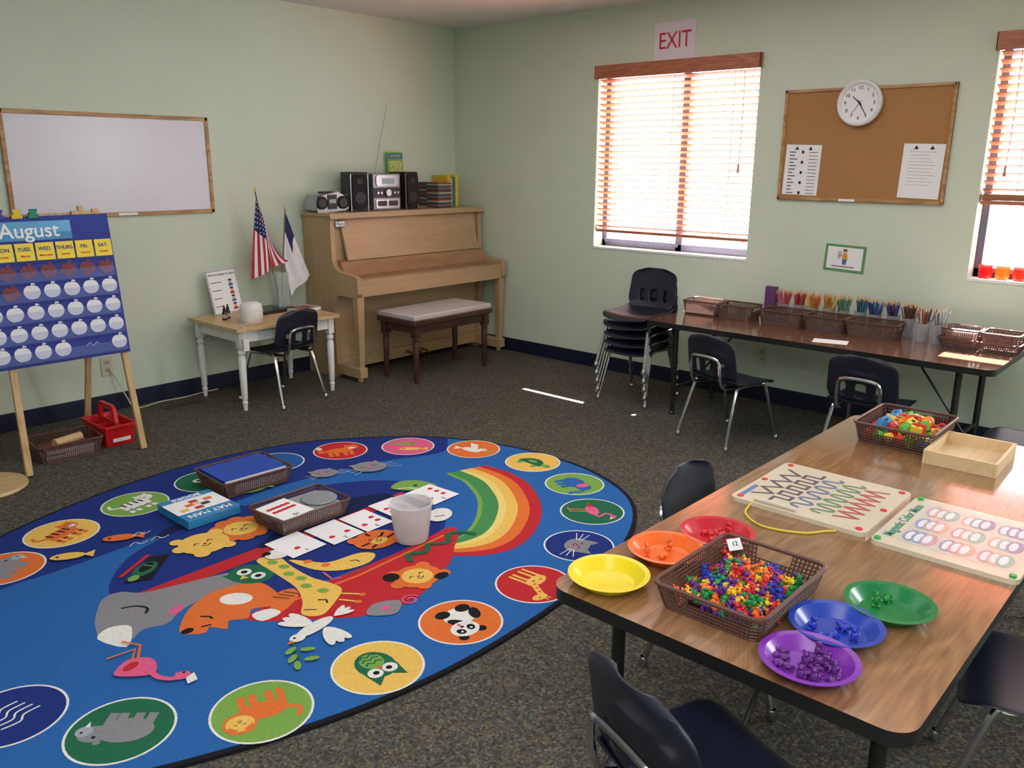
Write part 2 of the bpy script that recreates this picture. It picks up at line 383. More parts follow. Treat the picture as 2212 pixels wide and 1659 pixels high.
far=[(p[0]*100,p[1]*100) for p in inner]
dk=[q for q in far if q[1]>-205 and q[0]<-190]
dk.sort(key=lambda q:q[0])
A.p(dk+spline([(-200,-197),(-211,-200),(-242,-187),(-281,-181),(-310,-182),(-353,-190),(-388,-193),(-408,-193),(-448,-200)],5,False),'navy')
A.p([(-355,-192),(-345,-186),(-332,-183),(-320,-183),(-313,-186),(-314,-196),(-328,-196),(-342,-195)],'dark')
A.p(spline([(-384,-230),(-381,-216),(-366,-200),(-342,-192),(-309,-189),(-279,-193),(-256,-206),(-247,-222),(-255,-240),(-270,-268),(-300,-262),(-345,-262),(-372,-240)],6),'navy')
O=spline([(-206,-230),(-206,-248),(-213,-266),(-230,-286),(-250,-298),(-266,-301),(-278,-296),(-287,-286)],4,False)
I=spline([(-227,-224),(-228,-231),(-229,-238),(-238,-255),(-250,-267),(-260,-274),(-267,-277),(-274,-279)],4,False)
n=min(len(O),len(I))
for t0,t1,c in((0,.1,'grn'),(.08,.34,'mgrn'),(.34,.46,'pale'),(.46,.64,'yel'),(.64,.82,'org'),(.82,1,'red')):
    a_=[(I[i][0]+(O[i][0]-I[i][0])*t0,I[i][1]+(O[i][1]-I[i][1])*t0) for i in range(n)]
    b_=[(I[i][0]+(O[i][0]-I[i][0])*t1,I[i][1]+(O[i][1]-I[i][1])*t1) for i in range(n)]
    A.p(a_+b_[::-1],c)
# ark cabin, deck and hull
A.p([(-354,-243),(-336,-240),(-300,-238),(-275,-262),(-272,-272),(-300,-272),(-345,-268)],'navy')
A.p([(-379,-230),(-331,-229),(-297,-230),(-256,-226),(-260,-233),(-301,-237),(-331,-237),(-372,-237)],'red')
A.p([(-330,-231),(-331,-228),(-300,-213),(-282,-213),(-262,-222),(-262,-228)],'dark')
A.p(spline([(-362,-273),(-347,-269),(-320,-271),(-290,-271),(-268,-269),(-270,-276),(-280,-284),(-290,-292),(-314,-302),(-332,-300),(-345,-290)],3),'red')
A.l([(-358,-275),(-346,-273),(-318,-275),(-275,-273)],1.2,'org')
# elephant
A.p(spline([(-347,-240),(-344,-246),(-351,-250),(-366,-250),(-374,-252),(-380,-256),(-387,-254),(-393,-257),(-398,-250),(-396,-240),(-392,-232),(-387,-225),(-381,-225),(-376,-231),(-363,-235)],4),'gry')
A.p(spline([(-399,-249),(-394,-245),(-389,-248),(-390,-253),(-395,-260)],3),'wht');A.l(spline([(-386,-236),(-382,-238),(-380,-242),(-382,-245)],4,False),.9,'blk')
A.e(-374,-250,3,2,'pink',30)
# fox
A.p(spline([(-380,-265),(-377,-259),(-370,-252),(-360,-248),(-350,-250),(-345,-255),(-346,-267),(-351,-271),(-357,-268),(-361,-272),(-366,-269),(-369,-273),(-372,-268),(-375,-270)],4),'org')
A.e(-357,-258,4,5.5,'wht',40);A.p(spline([(-353,-272),(-346,-265),(-340,-266),(-342,-272),(-352,-277),(-358,-275)],3),'org');A.p(spline([(-352,-277),(-359,-277),(-359,-271),(-353,-272)],3),'wht')
A.e(-378,-265,2,1.6,'blk');A.l(spline([(-371,-260),(-369,-262),(-369,-264)],3,False),.8,'blk');A.l([(-374,-266),(-371,-267)],.8,'blk')
for i in range(3): A.l([(-348+i*2.2,-266+i*.2),(-345+i*2.2,-271)],.7,'brn')
# owl in cabin
A.e(-344,-246,7,8.5,'dgrn',20);A.p([(-352,-240),(-351,-248),(-346,-243)],'dgrn')
for q in((-345,-243),(-343,-249)): A.e(q[0],q[1],2.6,2.6,'wht');A.e(q[0],q[1],1.2,1.2,'blk')
A.p([(-347,-245),(-346,-248),(-349,-247)],'yel')
# giraffes
A.p(spline([(-337,-238),(-330,-241),(-331,-252),(-331,-264),(-329,-272),(-329,-279),(-337,-285),(-344,-288),(-348,-283),(-343,-276),(-339,-266),(-338,-250)],4),'yel')
for q in((-334,-244),(-333,-250),(-335,-256),(-334,-262),(-336,-268),(-334,-275)): A.e(q[0],q[1],1.7,2.2,'grn',30,8)
A.l([(-331,-281),(-327,-286)],.9,'yel');A.e(-326.5,-287,1.2,1.2,'org');A.l([(-334,-284),(-331,-289)],.9,'yel');A.e(-330.5,-290,1.2,1.2,'org');A.l([(-339,-279),(-337,-281),(-338,-283)],.7,'blk');A.l([(-346,-281),(-343,-284)],.6,'brn')
A.p(spline([(-329,-247),(-325,-252),(-320,-259),(-308,-261),(-304,-266),(-310,-270),(-320,-268),(-327,-260)],4),'yel')
for q in((-325,-253),(-322,-260)): A.e(q[0],q[1],1.8,1.6,'org',0,8)
A.l([(-314,-264),(-312,-265),(-312,-267)],.6,'blk');A.l([(-326,-264),(-327,-271),(-324,-272)],.8,'pink')
# lion cub on hull
for q in((-310,-284),(-314,-291),(-298,-286),(-297,-296),(-308,-298)): A.e(q[0],q[1],2.6,2.6,'org')
A.e(-305,-291,9,8,'org');A.e(-305,-291,5.6,5.6,'yel');A.e(-312,-285,3,3,'blk');A.e(-299,-297,3,2,'blk');Art.face(A,-305,-291,5)
A.p(spline([(-334,-299),(-328,-295),(-321,-299),(-323,-303),(-328,-305)],4),'gry');A.e(-327,-300,1.6,1.6,'pink')
A.l([(-318+3.4*math.cos(t)*(1-t/12),-302+3.4*math.sin(t)*(1-t/12)) for t in [i*.5 for i in range(18)]],.7,'pink')
A.l(spline([(-299,-281),(-296,-276),(-290,-279),(-285,-275),(-279,-279),(-273,-274),(-268,-277),(-266,-282)],5,False),2.2,'dgrn')
A.p([(-378,-220),(-362,-207),(-356,-210),(-370,-224)],'blk');A.l([(-377,-215),(-362,-205)],1.6,'red');A.e(-368,-215,6,3.6,'dgrn',35);A.e(-374,-219,2.4,1.8,'grn',35);A.e(-367,-214,4,2,'blk',35,10)
A.l([(-367,-212),(-365,-215)],.5,'grn')
def lionface(x,y,r,mane,fc):
    for i in range(10):
        t=2*pi*i/10;A.e(x+r*.85*math.cos(t),y+r*.85*math.sin(t),r*.38,r*.38,mane,0,10)
    A.e(x,y,r*.95,r*.95,mane);A.e(x,y,r*.68,r*.66,fc)
    A.face(x,y,r*.6)
lionface(-326,-209,10,'org','yel')
A.e(-343,-211,9.5,9.5,'yel');A.e(-350,-203,2.6,2.6,'yel');A.e(-337,-219,2.6,2.6,'yel')
for x,y in((-352,-210),(-348,-219),(-335,-205)): A.e(x,y,3,3,'yel')
A.face(-343,-211,6)
A.e(-296,-257,9.5,8,'org');A.e(-303,-252,2.6,2.6,'org');A.e(-290,-264,2.6,2.6,'org')
for q in((-304,-258,-300,-258),(-302,-262,-299,-261),(-290,-254,-293,-256),(-288,-258,-292,-259),(-296,-250,-296,-253)): A.l([(q[0],q[1]),(q[2],q[3])],1.1,'blk')
A.e(-296,-259,3.4,2.6,'yel');A.face(-296,-257,5)
A.e(-329,-240,5,4,'wht');A.e(-332,-237,1.6,1.6,'blk');A.e(-326,-243,1.6,1.6,'blk')
A.p(spline([(-258,-221),(-250,-217),(-243,-222),(-241,-232),(-246,-236),(-252,-231)],4),'grn');A.e(-248,-226,1,1,'blk')
A.l([(-256,-223),(-252,-226),(-250,-230),(-246,-233)],.8,'wht')
A.e(-263,-258,7,5,'wht',30);A.l([(-266,-258),(-262,-260)],.6,'blk')
# dove
A.e(-350,-293,7.5,2.6,'wht',8)
for (bx,by,angs) in((-350,-291,(95,112,130)),(-348,-296,(-80,-97,-115))):
    for q in angs:
        ca,sa=math.cos(rad(q)),math.sin(rad(q));A.e(bx+5.2*ca,by+5.2*sa,5.6,1.8,'wht',q,12)
for q in(-18,6,30): A.e(-341+2.6*math.cos(rad(q)),-292+2.6*math.sin(rad(q)),3.6,1.1,'wht',q,10)
A.e(-357.5,-294.5,2.6,2.2,'wht');A.e(-358.3,-294,.5,.5,'blk');A.p([(-359.6,-294),(-359.6,-296),(-362,-295.5)],'org')
A.l([(-360,-296),(-364,-305)],.7,'dgrn')
for q in((-363,-299,20),(-359,-302,-40),(-365,-303,30),(-361,-307,-30),(-366,-307,60)): A.e(q[0],q[1],2.4,1.1,'grn',q[2],8)
# flamingo
A.p(spline([(-404,-272),(-398,-268),(-393,-272),(-394,-278),(-397,-280),(-402,-276)],4),'pink')
A.l(spline([(-396,-277),(-396,-283),(-393,-287),(-391,-285)],4,False),1.8,'pink');A.e(-391,-287,2.3,2,'pink');A.p([(-391,-289),(-388,-288),(-389,-292),(-392,-292)],'wht');A.e(-390,-286,.5,.5,'blk')
A.e(-399,-272,2.6,1.6,'red',20)
A.l([(-398,-270),(-394,-264),(-402,-263)],.8,'org');A.l([(-396,-270),(-392,-263),(-395,-257)],.8,'org')
for (x,y,c,r) in((-363,-183,'org',-30),(-383,-185,'yel',-30),(-301,-177,'grn',-10)):
    cc,k=math.cos(rad(r)),math.sin(rad(r))
    A.e(x,y,6,3,c,r);A.p([(x+5*cc,y+5*k),(x+9*cc-3*k,y+9*k+3*cc),(x+9*cc+3*k,y+9*k-3*cc)],c);A.e(x-3.5*cc,y-3.5*k,.7,.7,'blk')
for x,y,r in((-267,-183,5.5),(-247,-192,7)):
    A.e(x,y,r*1.15,r,'gry',-40);A.p([(x-r,y+r*.1),(x-r*.9,y+r*1.2),(x,y+r*.8)],'gry');A.p([(x+r*.1,y+r*.5),(x+r*1.1,y+r*.7),(x+r*.8,y-r*.4)],'gry')
    A.e(x,y,r*.16,r*.16,'pink');A.l([(x-r*.6,y+r*.3),(x-r*.3,y+r*.1)],.5,'blk');A.l([(x+r*.2,y+r*.1),(x+r*.5,y-r*.1)],.5,'blk')
    for d in(-.3,0,.3): A.l([(x+r*.8,y-r*.6+d*r),(x+r*1.7,y-r*.9+d*r*1.6)],.25,'wht');A.l([(x-r*.9,y-r*.1+d*r),(x-r*1.7,y-.1*r+d*r*1.6)],.25,'wht')
for q in((-352,-186),(-357,-194),(-349,-195)): A.l(spline([q,(q[0]-3,q[1]-1),(q[0]-4,q[1]+2),(q[0]-7,q[1])],3,False),.4,'wht')
# --- ring of medallions: figures drawn upright towards the rug's rim
def quad(a,c,mane=None,stripe=None,belly=None):
    for x in(-.42,-.2,.12,.34): a.l([(x,-.05),(x,-.6)],.15,c)
    a.e(-.02,0,.48,.27,c)
    a.l(spline([(-.45,.05),(-.7,.2),(-.62,.45)],4,False),.1,c)
    if mane: a.e(.45,.25,.33,.33,mane)
    a.e(.45,.25,.27,.25,c if not mane else 'yel')
    for d in(-1,1): a.p([(.45+d*.24,.3),(.45+d*.2,.58),(.45+d*.04,.42)],c)
    if stripe:
        for x in(-.35,-.15,.05,.22): a.l([(x,.24),(x+.03,-.02)],.07,stripe)
        for x in(-.42,-.2,.12,.34): a.l([(x-.07,-.35),(x+.07,-.35)],.06,stripe)
    if belly: a.e(.5,.16,.12,.09,belly)
    a.face(.45,.25,.2)
def fox(a): quad(a,'org');a.l([(-.45,.0),(-.72,-.1),(-.72,.35)],.2,'org');a.e(-.72,.42,.1,.12,'wht');a.e(.45,.14,.14,.09,'wht')
def fish(a):
    for x,y,c,d in((-.1,.3,'grn',1),(.1,-.3,'yel',-1)):
        a.e(x,y,.42,.17,c);a.p([(x-d*.38,y),(x-d*.65,y+.18),(x-d*.65,y-.18)],c);a.e(x+d*.25,y+.03,.04,.04,'blk')
def dove(a):
    a.e(-.05,-.1,.4,.2,'wht',-15);a.p([(-.1,0),(-.35,.6),(.0,.5),(.15,.05)],'wht');a.p([(-.4,-.05),(-.75,.1),(-.7,-.25)],'wht');a.e(.35,.02,.16,.14,'wht');a.p([(.48,.05),(.62,-.02),(.48,-.06)],'yel')
    a.e(.7,.1,.1,.05,'grn',40);a.e(.7,-.15,.1,.05,'grn',-40);a.e(.38,.06,.03,.03,'blk')
def turtle(a):
    for x in(-.35,.3): a.e(x,-.3,.12,.14,'grn')
    a.p([(-.55,-.2)]+[(-.02+.53*math.cos(t),-.2+.55*math.sin(t)) for t in [pi-i*pi/12 for i in range(13)]],'dgrn');a.e(.62,.0,.2,.15,'grn');a.e(-.05,.06,.2,.1,'grn');a.e(.66,.04,.03,.03,'blk')
def eleph(a,c='sky',e='pink'):
    for x in(-.4,-.15,.1): a.l([(x,-.1),(x,-.55)],.18,c)
    a.e(-.12,.02,.45,.36,c);a.e(.38,.15,.28,.26,c);a.l(spline([(.58,.1),(.72,-.15),(.66,-.45),(.8,-.5)],4,False),.13,c);a.e(.25,.18,.16,.22,e);a.e(.47,.22,.03,.03,'blk')
def flam(a):
    a.l([(-.15,-.1),(-.15,-.75),(-.3,-.75)],.05,'org');a.l([(.02,-.1),(.02,-.7),(-.12,-.7)],.05,'org');a.e(-.08,.0,.34,.2,'pink',15);a.p([(-.35,.05),(-.7,-.1),(-.35,-.15)],'red')
    a.l(spline([(.18,.05),(.38,.2),(.15,.42),(.32,.62)],5,False),.09,'pink');a.e(.38,.62,.12,.1,'pink');a.p([(.46,.64),(.62,.5),(.44,.54)],'wht')
def cat(a):
    a.e(0,-.05,.45,.36,'gry');a.p([(-.42,.05),(-.38,.48),(-.08,.25)],'gry');a.p([(.42,.05),(.38,.48),(.08,.25)],'gry');a.e(0,-.1,.06,.05,'pink');a.face(0,-.02,.32)
    for d in(-.1,.02,.14):
        a.l([(.3,-.12+d*.5),(.75,-.15+d*1.6)],.025,'wht');a.l([(-.3,-.12+d*.5),(-.75,-.15+d*1.6)],.025,'wht')
def gir(a):
    for x in(-.45,-.28,-.05,.1): a.l([(x,-.1),(x,-.72)],.08,'yel')
    a.e(-.18,-.05,.34,.2,'yel');a.l([(.02,0),(.35,.5)],.17,'yel');a.e(.47,.52,.22,.13,'yel',-15);a.l([(.35,.6),(.32,.75)],.04,'yel');a.l([(.43,.6),(.43,.76)],.04,'yel')
    for q in((-.3,0),(-.1,-.08),(.02,.04),(.14,.2),(.24,.36)): a.e(q[0],q[1],.055,.05,'org',0,8)
    a.e(.5,.55,.025,.025,'blk')
def panda(a):
    a.e(-.15,-.2,.42,.36,'wht');a.e(-.45,-.42,.2,.17,'blk');a.e(.12,-.5,.2,.16,'blk');a.e(-.5,-.05,.14,.26,'blk',-30);a.e(.1,-.02,.12,.24,'blk',30)
    for d in(-1,1): a.e(.15+d*.28,.56,.12,.12,'blk')
    a.e(.15,.3,.36,.31,'wht')
    for d in(-1,1): a.e(.15+d*.15,.34,.1,.12,'blk',d*25);a.e(.15+d*.14,.36,.035,.035,'wht')
    a.e(.15,.2,.05,.04,'blk');a.e(.15,.1,.05,.05,'pink')
def owl(a):
    a.e(0,-.1,.42,.52,'dgrn');a.p([(-.4,.1),(-.34,.62),(-.05,.36)],'dgrn');a.p([(.4,.1),(.34,.62),(.05,.36)],'dgrn');a.e(0,-.25,.26,.3,'grn')
    for y in(-.15,-.3,-.42): a.l([(-.2,y),(-.1,y-.08),(0,y),(.1,y-.08),(.2,y)],.05,'dgrn')
    for d in(-1,1): a.e(d*.18,.18,.17,.17,'wht');a.e(d*.16,.18,.07,.07,'blk')
    a.p([(-.07,.1),(.07,.1),(0,-.04)],'org')
def lion(a): quad(a,'org',mane='org');a.e(.45,.25,.2,.19,'yel');a.face(.45,.25,.18)
def hippo(a):
    for x in(-.45,-.2,.1,.3): a.l([(x,-.1),(x,-.5)],.18,'gry')
    a.e(-.1,.02,.52,.36,'gry');a.e(.45,.12,.3,.24,'gry');a.e(.66,.05,.16,.16,'lgry');a.e(.3,.36,.07,.08,'gry');a.e(.42,.22,.04,.04,'blk');a.e(.7,.08,.03,.03,'blk');a.p([(.6,-.08),(.7,-.08),(.66,-.25)],'wht')
def jelly(a):
    for i in range(4): a.l(spline([(-.3+i*.18,-.4),(-.2+i*.18,-.1),(-.3+i*.18,.1),(-.15+i*.18,.4)],4,False),.04,'wht')
def tiger(a): quad(a,'org',stripe='blk',belly='wht')
def zebra(a): quad(a,'wht',stripe='blk')
def fishb(a): a.e(0,0,.45,.22,'sky',10);a.p([(-.4,-.05),(-.7,.15),(-.65,-.25)],'sky');a.e(.2,.08,.05,.05,'wht');a.l([(-.1,-.1),(.2,-.12)],.04,'org')
ring=[(-241,-161,'red',fox),(-213,-181,'pink',fish),(-193,-209,'org',dove),(-187,-244,'yel',turtle),(-196,-277,'grn',eleph),(-216,-302,'dgrn',flam),(-246,-318,'navy',cat),(-281,-325,'red',gir),
 (-316,-324,'org',panda),(-350,-324,'yel',owl),(-384,-317,'grn',lion),(-413,-297,'dgrn',hippo),(-430,-270,'navy',jelly),(-444,-238,'pink',turtle),(-430,-204,'yel',flam),(-402,-177,'org',hippo),(-376,-161,'yel',tiger),(-343,-153,'grn',zebra),(-309,-150,'dgrn',owl),(-273,-152,'blue',fishb)]
N=len(ring)
for i,(x,y,bg,fn) in enumerate(ring):
    a0=ring[(i-1)%N];a1=ring[(i+1)%N]
    tx,ty=a1[0]-a0[0],a1[1]-a0[1]
    nx,ny=-ty,tx
    ang=math.atan2(ny,nx)-pi/2
    a=Art(x/100,y/100,.137,ang,RT+.001)
    a.e(0,0,1,1,'wht',0,40);a.e(0,0,.95,.95,bg,0,40);fn(a)
obj('area_rug',rug,RM,smooth=False,label='large oval blue ark-themed play rug with ring of animal medallions',cat='rug')
# ------------------------------------------------------------ furniture generators
def chair(loc,rz,label,group=None,proto=[None]):
    if proto[0]:
        return copytree(proto[0],loc,(0,0,rz),label)
    e=empty('school_chair',loc,rz,label,'chair','navy school chairs')
    def seat(u,v):
        x=2*u-1
        k=1-.10*abs(v-.45)**2
        cor=1.0
        for vv in(v,1-v):
            if vv<.15: cor=min(cor,1-.18*(1-vv/.15)**2)
        return (x*.178*k*cor,-.165+v*.345,.335+.012*x*x-.010*math.sin(pi*v)-.035*max(0,(v-.8)/.2)**2+.02*max(0,(.15-v)/.15))
    obj('seat',B().grid(seat,12,14),navy,e,solid=.008,sub=1)
    def back(u,v):
        x=2*u-1;w=.172-.012*v
        if v>.72: w*=math.sqrt(max(0,1-((v-.72)/.30)**2.4))*.55+.45*(math.sqrt(max(0,1-((v-.72)/.285)**4)))
        if v<.2: w*=.86+.14*(v/.2)
        return (x*w,-.158-.045*v+.022*x*x+(.02 if v==0 else 0),.345+.242*v)
    obj('backrest',B().grid(back,14,14,skip=lambda i,j:(2<=j<=5 and i in(3,6,7,10))),navy,e,solid=.008,sub=1)
    for sx in(-1,1):
        for sy in(-1,1):
            b=B();b.tube([(sx*.12,0,.315),(sx*.135,sy*.085,.315),(sx*.143,sy*.115,.295),(sx*.17,sy*.195,.02)],.0095,8,smooth=4)
            b.lathe([(.0,0),(.015,0),(.016,.012),(.01,.03)],12,0,(sx*.1705,sy*.197,0))
            obj('leg',b,chrome,e)
    b=B();b.tube([(-.1,-.05,.312),(-.1,-.16,.318),(-.1,-.195,.37),(-.095,-.205,.45),(-.06,-.212,.475),(.06,-.212,.475),(.095,-.205,.45),(.1,-.195,.37),(.1,-.16,.318),(.1,-.05,.312)],.0085,8,smooth=4)
    obj('back_support',b,chrome,e)
    proto[0]=e;return e
nearwood=WOOD('oak_laminate_top',(124,88,58),(162,120,82),.16,'X',7,coat=1.,dist=3.2,crough=.12,lo=.2,hi=.8,stretch=16)
farwood=WOOD('walnut_laminate_top',(108,72,54),(132,90,68),.16,'X',7,coat=1.,dist=2.,crough=.12,lo=.2,hi=.8)
def act_table(name,loc,rz,L,W,h,top,label):
    e=empty(name,loc,rz,label,'table')
    b=B();b.prism(rrect(-L/2,L/2,-W/2,W/2,.05,8),h-.03,h,0,'xy',mcap=1)
    obj('tabletop',b,[black,top],e,bevel=.004)
    for sx in(-1,1):
        b=B();xx=sx*(L/2-.16)
        b.tube([(xx,-W/2+.09,h-.05),(xx,W/2-.09,h-.05)],.012,8);b.tube([(xx,-W/2+.1,.16),(xx,W/2-.1,.16)],.009,8)
        b.tube([(xx,0,.16),(xx-sx*.28,0,h-.035)],.006,6)
        obj('leg_brace',b,black,e)
        for sy in(-1,1):
            b=B();b.cyl((xx,sy*(W/2-.09),h-.032),(xx,sy*(W/2-.09),.12),.016,n=12,m=0)
            b.cyl((xx,sy*(W/2-.09),.13),(xx,sy*(W/2-.09),.012),.0125,n=12,m=1);b.lathe([(.0,0),(.018,0),(.018,.012),(.012,.02)],12,1,(xx,sy*(W/2-.09),0))
            obj('leg',b,[black,M('dark_steel',(70,70,74),.3,.8)],e)
    return e
TH=.527
act_table('activity_table',(-2.618,-4.289,0),rad(-.3),1.83,.778,TH,nearwood,'oak laminate activity table with black edge, covered in sorting toys')
FH=.56
act_table('activity_table',(-.4125,-3.235,0),pi/2,1.83,.645,FH,farwood,'dark walnut laminate table against the wall holding pencil baskets')
chair((-.475,-2.125,0),rad(92),'navy plastic school chair at the bottom of a stack')
for i in range(1,5): chair((-.475-.008*i,-2.125,.055*i),rad(92),'navy plastic school chair in a stack beside the wall')
chair((-.82,-2.93,0),rad(-103.6),'navy plastic school chair with chrome legs, angled before walnut table')
chair((-.76,-3.65,0),rad(-90),'navy plastic school chair pushed up to walnut table')
chair((-.98,-4.37,0),rad(8),'navy plastic school chair standing near end of walnut table')
chair((-2.77,-3.985,0),rad(183),'navy plastic school chair tucked under oak table long side')
chair((-3.60,-4.352,0),rad(-110),'navy plastic school chair at short end of oak table')
chair((-2.84,-4.775,0),rad(14),'navy plastic school chair pulled up to oak table')
chair((-2.035,-.53,0),rad(8),'small navy plastic chair in front of white-legged desk')
# ------------------------------------------------------------ piano
pw=WOOD('blond_piano_wood',(174,144,108),(188,158,122),.38,'Z',5,dist=1.2,lo=.2,hi=.8)
pwx=WOOD('blond_piano_wood_long',(178,148,112),(191,161,124),.36,'X',5,dist=1.2,lo=.2,hi=.8)
P=empty('upright_piano',(-.755,-.012,0),label='blond wood upright piano standing against mint wall',cat='piano')
hx=.713
prof=[(0,0),(0,1.085),(-.31,1.085),(-.315,.80),(-.34,.755),(-.39,.73),(-.55,.715),(-.575,.70),(-.58,.60),(-.56,.575),(-.36,.575),(-.33,.52),(-.315,.44),(-.31,0)]
for sx in(-1,1):
    obj('side_panel',B().prism(prof,sx*hx,sx*(hx-.035),0,'yz'),pw,P,bevel=.004)
    x=sx*(hx-.03)
    b=B();b.add([(x-.028,-.565,.575),(x+.028,-.565,.575),(x+.028,-.51,.575),(x-.028,-.51,.575),(x-.02,-.555,.06),(x+.02,-.555,.06),(x+.02,-.518,.06),(x-.02,-.518,.06)],[(0,1,2,3),(4,7,6,5),(0,4,5,1),(1,5,6,2),(2,6,7,3),(3,7,4,0)])
    obj('leg',b,pw,P,bevel=.003)
    b=B();b.box(x-.032,x+.032,-.57,-.28,.03,.1);b.cyl((x,-.53,0),(x,-.53,.035),.02,n=12);obj('toe_block',b,pw,P,bevel=.004)
obj('lid',B().box(-hx-.015,hx+.01,-.33,0,1.085,1.108).box(-hx-.015,hx+.01,-.335,-.32,1.07,1.095),pwx,P,bevel=.004)
obj('back_frame',B().box(-hx+.035,hx-.035,-.06,-.005,.05,1.08),pw,P)
b=B();b.prism([(-.285,1.07),(-.285,.79),(-.25,.79),(-.245,1.07)],-hx+.035,hx-.035,0,'yz');obj('upper_panel',b,pwx,P)
b=B();b.add([(-.62,-.298,1.06),(.63,-.298,1.06),(.645,-.345,.80),(-.60,-.345,.80),(-.62,-.287,1.06),(.63,-.287,1.06),(.645,-.327,.80),(-.60,-.327,.80)],[(3,2,1,0),(4,5,6,7),(0,4,5,1),(1,5,6,2),(2,6,7,3),(3,7,4,0)])
obj('music_desk',b,pwx,P,bevel=.005)
b=B();b.prism([(-.28,.80),(-.36,.79),(-.365,.775),(-.40,.70),(-.52,.69),(-.525,.675),(-.28,.675)],-hx+.035,hx-.035,0,'yz');obj('fallboard',b,WOOD('piano_fallboard',(146,112,80),(166,130,96),.35,'X',5,dist=1.2),P)
obj('key_slip',B().box(-hx+.035,hx-.035,-.565,-.52,.575,.685),pwx,P,bevel=.004)
obj('keybed',B().box(-hx+.035,hx-.035,-.53,-.25,.575,.62),pwx,P,bevel=.003)
obj('lower_panel',B().box(-hx+.035,hx-.035,-.285,-.265,.12,.575),pwx,P,bevel=.003)
obj('bottom_rail',B().box(-hx+.035,hx-.035,-.30,-.26,.04,.12),pwx,P,bevel=.003)
for dx in(-.07,0,.07): obj('pedal',B().tube([(dx,-.28,.08),(dx,-.36,.075),(dx,-.40,.06)],.009,8),M('brass',(150,120,60),.3,1.),P)
sl=obj('label_card',B().box(-.04,.04,-.0025,0,-.02,.02,0).box(-.036,.036,-.003,-.002,-.016,.016,1),[M('blue_card_border',(70,120,170),.7),paper],P,loc=(-.64,-.3165,1.038))
text('Piano',.026,ink,sl,(0,-.004,0),WL)
mah=WOOD('mahogany',(62,38,32),(84,54,44),.3,'X',6)
e=empty('piano_bench',(-.875,-.69,0),rad(1),'dark mahogany piano bench with pale padded seat','bench')
obj('padded_seat',B().box(-.375,.375,-.185,.185,.425,.465),M('taupe_upholstery',(190,182,182),.85,bump=.3),e,bevel=.012)
obj('seat_frame',B().box(-.38,.38,-.19,.19,.395,.43).box(-.345,.345,-.16,.16,.335,.40),mah,e,bevel=.006)
for sx in(-1,1):
    for sy in(-1,1):
        b=B();b.box(-.024,.024,-.024,.024,.31,.40);b.lathe([(.0,0),(.015,0),(.017,.02),(.02,.15),(.022,.27),(.019,.28),(.023,.29),(.023,.305),(.02,.315)],14)
        obj('leg',b,mah,e,loc=(sx*.335,sy*.15,0))
# ------------------------------------------------------------ small desk
dt=WOOD('maple_top',(190,158,112),(210,180,132),.4,'X',6)
e=empty('small_desk',(-2.015,-.345,0),0,'small white desk with turned legs and natural wood top','table')
obj('tabletop',B().prism(rrect(-.365,.365,-.29,.29,.015,4),.482,.502),dt,e,bevel=.004)
obj('apron',B().box(-.32,.32,-.245,-.23,.41,.482).box(-.32,.32,.23,.245,.41,.482).box(-.32,-.305,-.245,.245,.41,.482).box(.305,.32,-.245,.245,.41,.482),white,e)
for sx in(-1,1):
    for sy in(-1,1):
        b=B();b.box(-.02,.02,-.02,.02,.38,.482);b.lathe([(.0,0),(.012,0),(.014,.03),(.018,.05),(.013,.06),(.018,.075),(.021,.2),(.022,.32),(.015,.335),(.022,.345),(.022,.36),(.016,.37),(.02,.385)],16)
        obj('leg',b,white,e,loc=(sx*.315,sy*.235,0))
DZ=.502
e=empty('diffuser',(-2.2,-.5,DZ),0,'white rounded plastic diffuser on the small desk','diffuser')
obj('body',B().lathe([(.0,.01),(.06,.01),(.068,.03),(.068,.08),(.062,.112),(.044,.124),(.012,.126),(.0,.126)],32),M('diffuser_white',(226,222,220),.35),e,ang=60)
obj('base',B().lathe([(.0,0),(.07,0),(.072,.006),(.07,.012),(.0,.012)],32),M('diffuser_base',(190,172,150),.5),e)
b=B();b.tube([(-.05,-.02,.01),(-.075,-.06,.006),(-.1,-.03,.006),(-.12,-.1,.006),(-.128,-.13,.0),(-.13,-.135,-.06)],.003,6,smooth=5);b.box(-.15,-.115,-.15,-.122,-.13,-.06)
obj('power_adapter',b,white,e,bevel=.002)
for i,(x,y) in enumerate(((-2.262,-.30),(-2.222,-.27))):
    o=empty('dropper_bottle',(x,y,DZ),0,'small amber dropper bottle with black cap','bottle','dropper bottles')
    obj('bottle',B().lathe([(.0,0),(.014,0),(.015,.005),(.015,.045),(.008,.056),(.008,.06)],16).prism(circ(0,0,.0152,16),.012,.035,1),[M('amber_glass',(50,35,30),.1),M('label_grey',(180,175,170),.6)],o)
    obj('cap',B().lathe([(.009,.056),(.009,.07),(.005,.072),(.005,.088),(.0,.09)],14),black,o)
s=obj('poster_sheet',B().box(-.105,.105,-.003,0,0,.28,0),paper,loc=(-2.12,-.115,DZ+.001),rot=(rad(-12),rad(-3),rad(2)),label='leaning printed classroom rules sheet with dotted black border',cat='poster')
b=B()
for i in range(15):
    for z in(.006,.274): b.box(-.1+i*.014,-.093+i*.014,-.0035,-.0028,z-.003,z+.003)
for i in range(20):
    for x in(-.1,.1): b.box(x-.003,x+.003,-.0035,-.0028,.005+i*.0138,.012+i*.0138)
obj('dotted_border',b,ink,s)
text('We Are Ready to Learn',.0185,ink,s,(0,-.0035,.25),WL,bold=.0003)
b=B()
